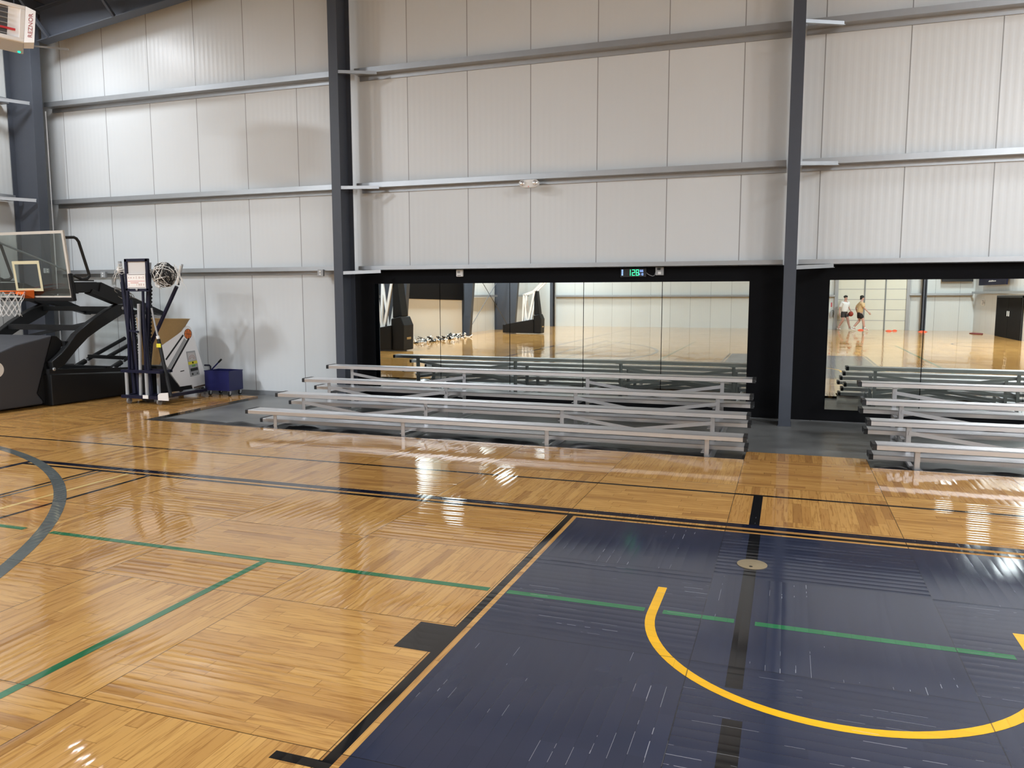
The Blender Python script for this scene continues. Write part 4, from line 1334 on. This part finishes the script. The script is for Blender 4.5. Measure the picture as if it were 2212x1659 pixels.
o = G().box((XR - .012, -17.2, 1.22), (XR - .006, -16.5, 1.46)).build('paper_sign', M_PAPER)
tag(o, 'white paper sign on the pale wall left of the black double door in the mirror', 'sign')
g = G()
for k, (a, b) in enumerate(((.1, .5), (.25, .6), (.2, .75), (.15, .45))): g.box((XR - .0135, -17.15 + a, 1.42 - k * .05), (XR - .012, -17.15 + b, 1.44 - k * .05))
g.build('print', M_DGREY, o)
o = G().box((6.75, YF + .22, 2.30), (8.05, YF + .27, 3.1)).build('wall_screen', M_CAP, bevel=.01)
tag(o, 'black wall screen whose lower edge shows in the right mirror, nearer the door', 'screen')
G().box((7.3, YF + .001, 2.5), (7.5, YF + .22, 2.8)).build('bracket', M_STEEL, o)
o = G().box((XR - .26, -16.6, 2.10), (XR - .21, -11.9, 3.2)).build('wall_banner', mat('navy_banner', (.006, .006, .022), .6, spec=.2))
tag(o, 'wide navy banner board high on the right wall in the mirror', 'banner')
g = G()
random.seed(4)
for k in range(8): g.box((XR - .262, -14.8 + k * .16, 2.235), (XR - .26, -14.8 + k * .16 + .10, 2.235 + random.choice((.04, .06))))
g.build('lettering', M_WHITE, o)
G().box((XR - .21, -14.5, 2.4), (XR - .002, -14.3, 2.6)).build('bracket', M_STEEL, o)
# extinguisher and its red marking on the far wall
fx_ = empty('fire_extinguisher', (2.03, YF + .06, .62), 'fire extinguisher on the far wall left of the cream overhead door in the mirror', 'fire extinguisher')
G().lathe((2.03, YF + .09, .60), [(.055, 0), (.06, .02), (.06, .24), (.03, .30), (.02, .33)], (0, 0, 1), 16).build('cylinder', M_GREY, fx_, smooth='auto')
G().tube([(2.03, YF + .09, .93), (2.10, YF + .10, .95), (2.14, YF + .10, .85), (2.13, YF + .10, .72)], .012, 8).build('hose', M_RUBBER, fx_)
G().box((2.0, YF + .01, .70), (2.06, YF + .04, .86)).build('bracket', M_DGREY, fx_)
o = G().box((1.985, YF + .002, 1.10), (2.045, YF + .006, 1.32)).build('extinguisher_sign', mat('red_sign', (.60, .10, .12), .5))
tag(o, 'narrow red marker strip above the fire extinguisher in the mirror', 'sign')

# flat orange marker discs on the floor
def disc(x, y, label, r=.16, tl=0.0):
    e = G().lathe((x, y, .0015), [(r, 0), (r, .008), (r * .45, .055), (r * .35, .055), (r * .35, .048), (r * .9, .004)], (0, 0, 1), 24).build('marker_disc', M_DISC, smooth='auto')
    tag(e, label, 'marker disc', 'orange marker discs')


disc(3.35, -17.9, 'orange floor marker disc between the two people in the mirror')
disc(4.50, -17.3, 'orange marker disc lying in front of the overhead door in the mirror', .15)
disc(4.80, -17.75, 'smaller orange marker disc just behind the one before the overhead door', .11)
disc(5.86, -16.9, 'orange marker disc nearest the slate column in the mirror', .20)
tag(G().prism([(7.6, -15.3), (7.9, -15.1), (8.05, -15.7), (7.75, -16.3), (7.55, -15.9)], 2, .001, .03).build('red_bag', mat('dark_red_cloth', (.16, .025, .03), .8), bevel=.012), 'flat dark red bag on the floor beside the black double door in the mirror', 'bag')


# ------------------------------------------------------------------ people
def skin(name, verts, edges, m, parent=None, sub=2, root=0):
    """verts: {key: ((x,y,z), radius or (rx,ry))}"""
    keys = list(verts)
    me = bpy.data.meshes.new(name)
    o0 = origin(parent) if parent is not None else Vector((0, 0, 0))
    me.from_pydata([Vector(verts[k][0]) - o0 for k in keys], [(keys.index(a), keys.index(b)) for a, b in edges], [])
    o = bpy.data.objects.new(name, me)
    COL.objects.link(o)
    if parent is not None: o.parent = parent
    me.materials.append(m)
    s = o.modifiers.new('skin', 'SKIN')
    s.use_smooth_shade = True
    sv = me.skin_vertices[0].data
    for i, k in enumerate(keys):
        r = verts[k][1]
        sv[i].radius = r if isinstance(r, tuple) else (r, r)
        sv[i].use_root = (i == root)
    d = o.modifiers.new('sub', 'SUBSURF')
    d.levels = d.render_levels = sub
    return o


def person(name, base, fwd, H, J, label, tee, shorts, sock, hair_r):
    """J: joints in the body's own frame (right, forward, up) for a body 1.75 tall; fwd = heading angle"""
    e = empty(name, base, label, 'person')
    s = H / 1.75
    cf, sf_ = math.cos(fwd), math.sin(fwd)
    B = Vector(base)
    def W(p): return B + Vector((p[0] * sf_ + p[1] * cf, -p[0] * cf + p[1] * sf_, p[2])) * s
    V = {}
    def put(k, p, r): V[k] = (tuple(W(p)), r * s if not isinstance(r, tuple) else tuple(q * s for q in r))
    lean = J.get('lean', 0)
    put('pelvis', (0, 0, .93), (.135, .105))
    put('waist', (0, lean * .3, 1.07), (.125, .092)); put('chest', (0, lean * .7, 1.27), (.150, .108)); put('neckb', (0, lean, 1.43), (.075, .06))
    put('neck', (0, lean + .015, 1.49), .052); put('head', (0, lean + .04, 1.60), (.072, .085)); put('crown', (0, lean + .04, 1.695), (.065, .075))
    E = [('pelvis', 'waist'), ('waist', 'chest'), ('chest', 'neckb'), ('neckb', 'neck'), ('neck', 'head'), ('head', 'crown')]
    for sd, q in (('R', 1), ('L', -1)):
        sh, el, wr, kn, an = J['sh' + sd], J['el' + sd], J['wr' + sd], J['kn' + sd], J['an' + sd]
        put('sh' + sd, (.165 * q, lean * .95, 1.385), .058); put('el' + sd, el, .040); put('wr' + sd, wr, .027)
        E += [('chest' if False else 'neckb', 'sh' + sd), ('sh' + sd, 'el' + sd), ('el' + sd, 'wr' + sd)]
        d = (Vector(wr) - Vector(el)).normalized()
        side = Vector((0, 1, 0)) if abs(d.y) < .8 else Vector((0, 0, 1))
        side = (side - d * side.dot(d)).normalized()
        nrm = d.cross(side)
        p = Vector(wr) + d * .055
        put('pa' + sd, p, .030); E.append(('wr' + sd, 'pa' + sd))
        for i, ln in enumerate((.070, .082, .076, .060)):
            o_ = side * (.032 - .021 * i)
            a = p + d * .030 + o_; b = a + d * ln * .5 + nrm * .010; c = b + d * ln * .5 + nrm * .024
            put(f'f{i}a' + sd, a, .0105); put(f'f{i}b' + sd, b, .0095); put(f'f{i}c' + sd, c, .008)
            E += [('pa' + sd, f'f{i}a' + sd), (f'f{i}a' + sd, f'f{i}b' + sd), (f'f{i}b' + sd, f'f{i}c' + sd)]
        a = Vector(wr) + d * .03 + side * .034; b = a + d * .035 + side * .018 + nrm * .012; c = b + d * .03 + nrm * .012
        put('ta' + sd, a, .012); put('tb' + sd, b, .0105); put('tc' + sd, c, .009)
        E += [('wr' + sd, 'ta' + sd), ('ta' + sd, 'tb' + sd), ('tb' + sd, 'tc' + sd)]
        put('hp' + sd, (.085 * q, 0, .90), .100); put('kn' + sd, kn, .066); put('an' + sd, an, .042)
        cl = Vector(kn).lerp(Vector(an), .35) + Vector((0, -.018, 0))
        put('ca' + sd, cl, .064)
        E += [('pelvis', 'hp' + sd), ('hp' + sd, 'kn' + sd), ('kn' + sd, 'ca' + sd), ('ca' + sd, 'an' + sd)]
        toe = Vector(an) + Vector((.02 * q, .15, -.035)); put('to' + sd, toe, .032); E.append(('an' + sd, 'to' + sd))
    body = skin('body', V, E, M_SKIN, e, 1)
    # face
    hd = Vector((0, lean + .04, 1.60))
    g = G()
    g.ball(W(hd + Vector((0, .0, .02))), .088 * s, 20, (.84, .84, 1.2))
    g.ball(W(hd + Vector((0, .088, -.005))), .016 * s, 10, (.8, .8, 1.2))
    for q in (-1, 1): g.ball(W(hd + Vector((.080 * q, -.005, .0))), .021 * s, 10, (.5, .5, 1.2))
    g.build('face', M_SKIN, e, smooth=True)
    g = G()
    for q in (-1, 1): g.ball(W(hd + Vector((.031 * q, .072, .022))), .010 * s, 8)
    g.build('eye', M_HAIR, e, smooth=True)
    g = G(); g.ball(W(hd + Vector((0, .074, -.042))), .018 * s, 10, (.9, .4, .3)); g.build('mouth', mat('lips', (.42, .20, .18), .5), e, smooth=True)
    g = G()
    random.seed(len(label))
    g.ball(W(hd + Vector((0, -.022, .075))), .098 * s, 20, (.95, .95, .74))
    for i in range(44):
        a, t = random.uniform(0, 2 * PI), random.uniform(.05, 1.15)
        p = hd + Vector((.085 * math.sin(a) * math.sin(t), -.022 + .085 * math.cos(a) * math.sin(t), .070 + .070 * math.cos(t)))
        if p.y > hd.y + .055 and p.z < hd.z + .075: continue
        g.ball(W(p), random.uniform(.020, .030) * s, 8)
    if hair_r:
        for i in range(20):
            a = random.uniform(PI * .55, PI * 1.45)
            g.ball(W(hd + Vector((.078 * math.sin(a), -.012 + .080 * math.cos(a), random.uniform(-.03, .06)))), .026 * s, 8)
    g.build('hair', M_HAIR, e, smooth=True)
    # shirt, shorts, socks and shoes
    T = {}
    def pt(k, p, r): T[k] = (tuple(W(p)), r * s if not isinstance(r, tuple) else tuple(q * s for q in r))
    pt('hem', (0, .0, .865), (.200, .165)); pt('w', (0, lean * .3, 1.06), (.190, .150)); pt('c', (0, lean * .7, 1.27), (.205, .150)); pt('n', (0, lean, 1.42), (.105, .085)); pt('n2', (0, lean, 1.455), (.066, .060))
    TE = [('hem', 'w'), ('w', 'c'), ('c', 'n'), ('n', 'n2')]
    for sd, q in (('R', 1), ('L', -1)):
        a = Vector((.175 * q, lean * .95, 1.385)); b = a.lerp(Vector(J['el' + sd]), .92)
        pt('s' + sd, a, .086); pt('m' + sd, b, .082); TE += [('n', 's' + sd), ('s' + sd, 'm' + sd)]
    skin('tshirt', T, TE, tee, e, 2)
    T = {}
    pt('b', (0, 0, .98), (.155, .125)); pt('p', (0, 0, .89), (.165, .135))
    TE = [('b', 'p')]
    for sd, q in (('R', 1), ('L', -1)):
        h_ = Vector((.088 * q, 0, .84)); k_ = Vector((.085 * q, 0, .90)).lerp(Vector(J['kn' + sd]), .72)
        pt('h' + sd, h_, .105); pt('k' + sd, k_, .112); TE += [('p', 'h' + sd), ('h' + sd, 'k' + sd)]
    skin('shorts', T, TE, shorts, e, 2, 1)
    for sd, q in (('R', 1), ('L', -1)):
        an = Vector(J['an' + sd]); kn = Vector(J['kn' + sd])
        pitch = J.get('pt' + sd, 0)
        T = {}
        ca, sa = math.cos(pitch), math.sin(pitch)
        def F(y, z): return an + Vector((.0, y * ca - z * sa, y * sa + z * ca))
        pt('a', F(-.035, .0), (.044, .044)); pt('h', F(-.055, -.042), (.042, .042)); pt('m', F(.07, -.045), (.042, .038)); pt('t', F(.175, -.052), (.042, .030))
        skin('shoe', T, [('a', 'h'), ('h', 'm'), ('m', 't')], M_SHOE, e, 2)
        G().tube([W(an + Vector((0, 0, .0))), W(an.lerp(kn, .26))], .047 * s, 12).build('sock', sock, e, smooth=True)
    return e, W


J1 = dict(shR=0, shL=0, elR=(.29, -.05, 1.15), wrR=(.355, .04, .965), elL=(-.25, -.06, 1.12), wrL=(-.27, -.02, .87),
          knR=(.11, .16, .52), anR=(.16, .25, .115), knL=(-.10, .04, .50), anL=(-.16, -.22, .10), ptR=.25, ptL=0.0, lean=.03)
p1, W1 = person('person', (2.58, -18.0, .0015), .95, 1.66, J1, 'person with dark hair in white t-shirt and dark shorts carrying a ball in the mirror', M_TEEW, M_SHORT, M_SKIN, False)
bc_ = W1((.295, .12, .815))
ball = empty('basketball', tuple(bc_), 'dark red basketball held against the hip of the person in white', 'ball')
G().ball(bc_, .118, 28).build('ball', M_BALL, ball, smooth=True)
g = G()
for ax in (Vector((1, 0, 0)), Vector((0, 1, 0)), Vector((0, 0, 1))):
    u = ax.orthogonal().normalized(); w = ax.cross(u)
    g.tube([bc_ + (u * math.cos(t) + w * math.sin(t)) * .1175 for t in [2 * PI * i / 32 for i in range(32)]], .0025, 5, closed=True)
g.build('seam_lines', M_CAP, ball)
J2 = dict(shR=0, shL=0, elR=(.25, -.14, 1.14), wrR=(.22, -.06, .90), elL=(-.24, .16, 1.14), wrL=(-.22, .36, .93),
          knR=(.10, .02, .50), anR=(.09, -.27, .13), knL=(-.10, .17, .51), anL=(-.09, .26, .105), ptR=-.20, ptL=.12, lean=.06)
person('person', (3.16, -16.75, .0015), -.12, 1.66, J2, 'person in tan t-shirt and black shorts striding past the door in the mirror', M_TEET, M_SHORTB, M_SHOE, True)
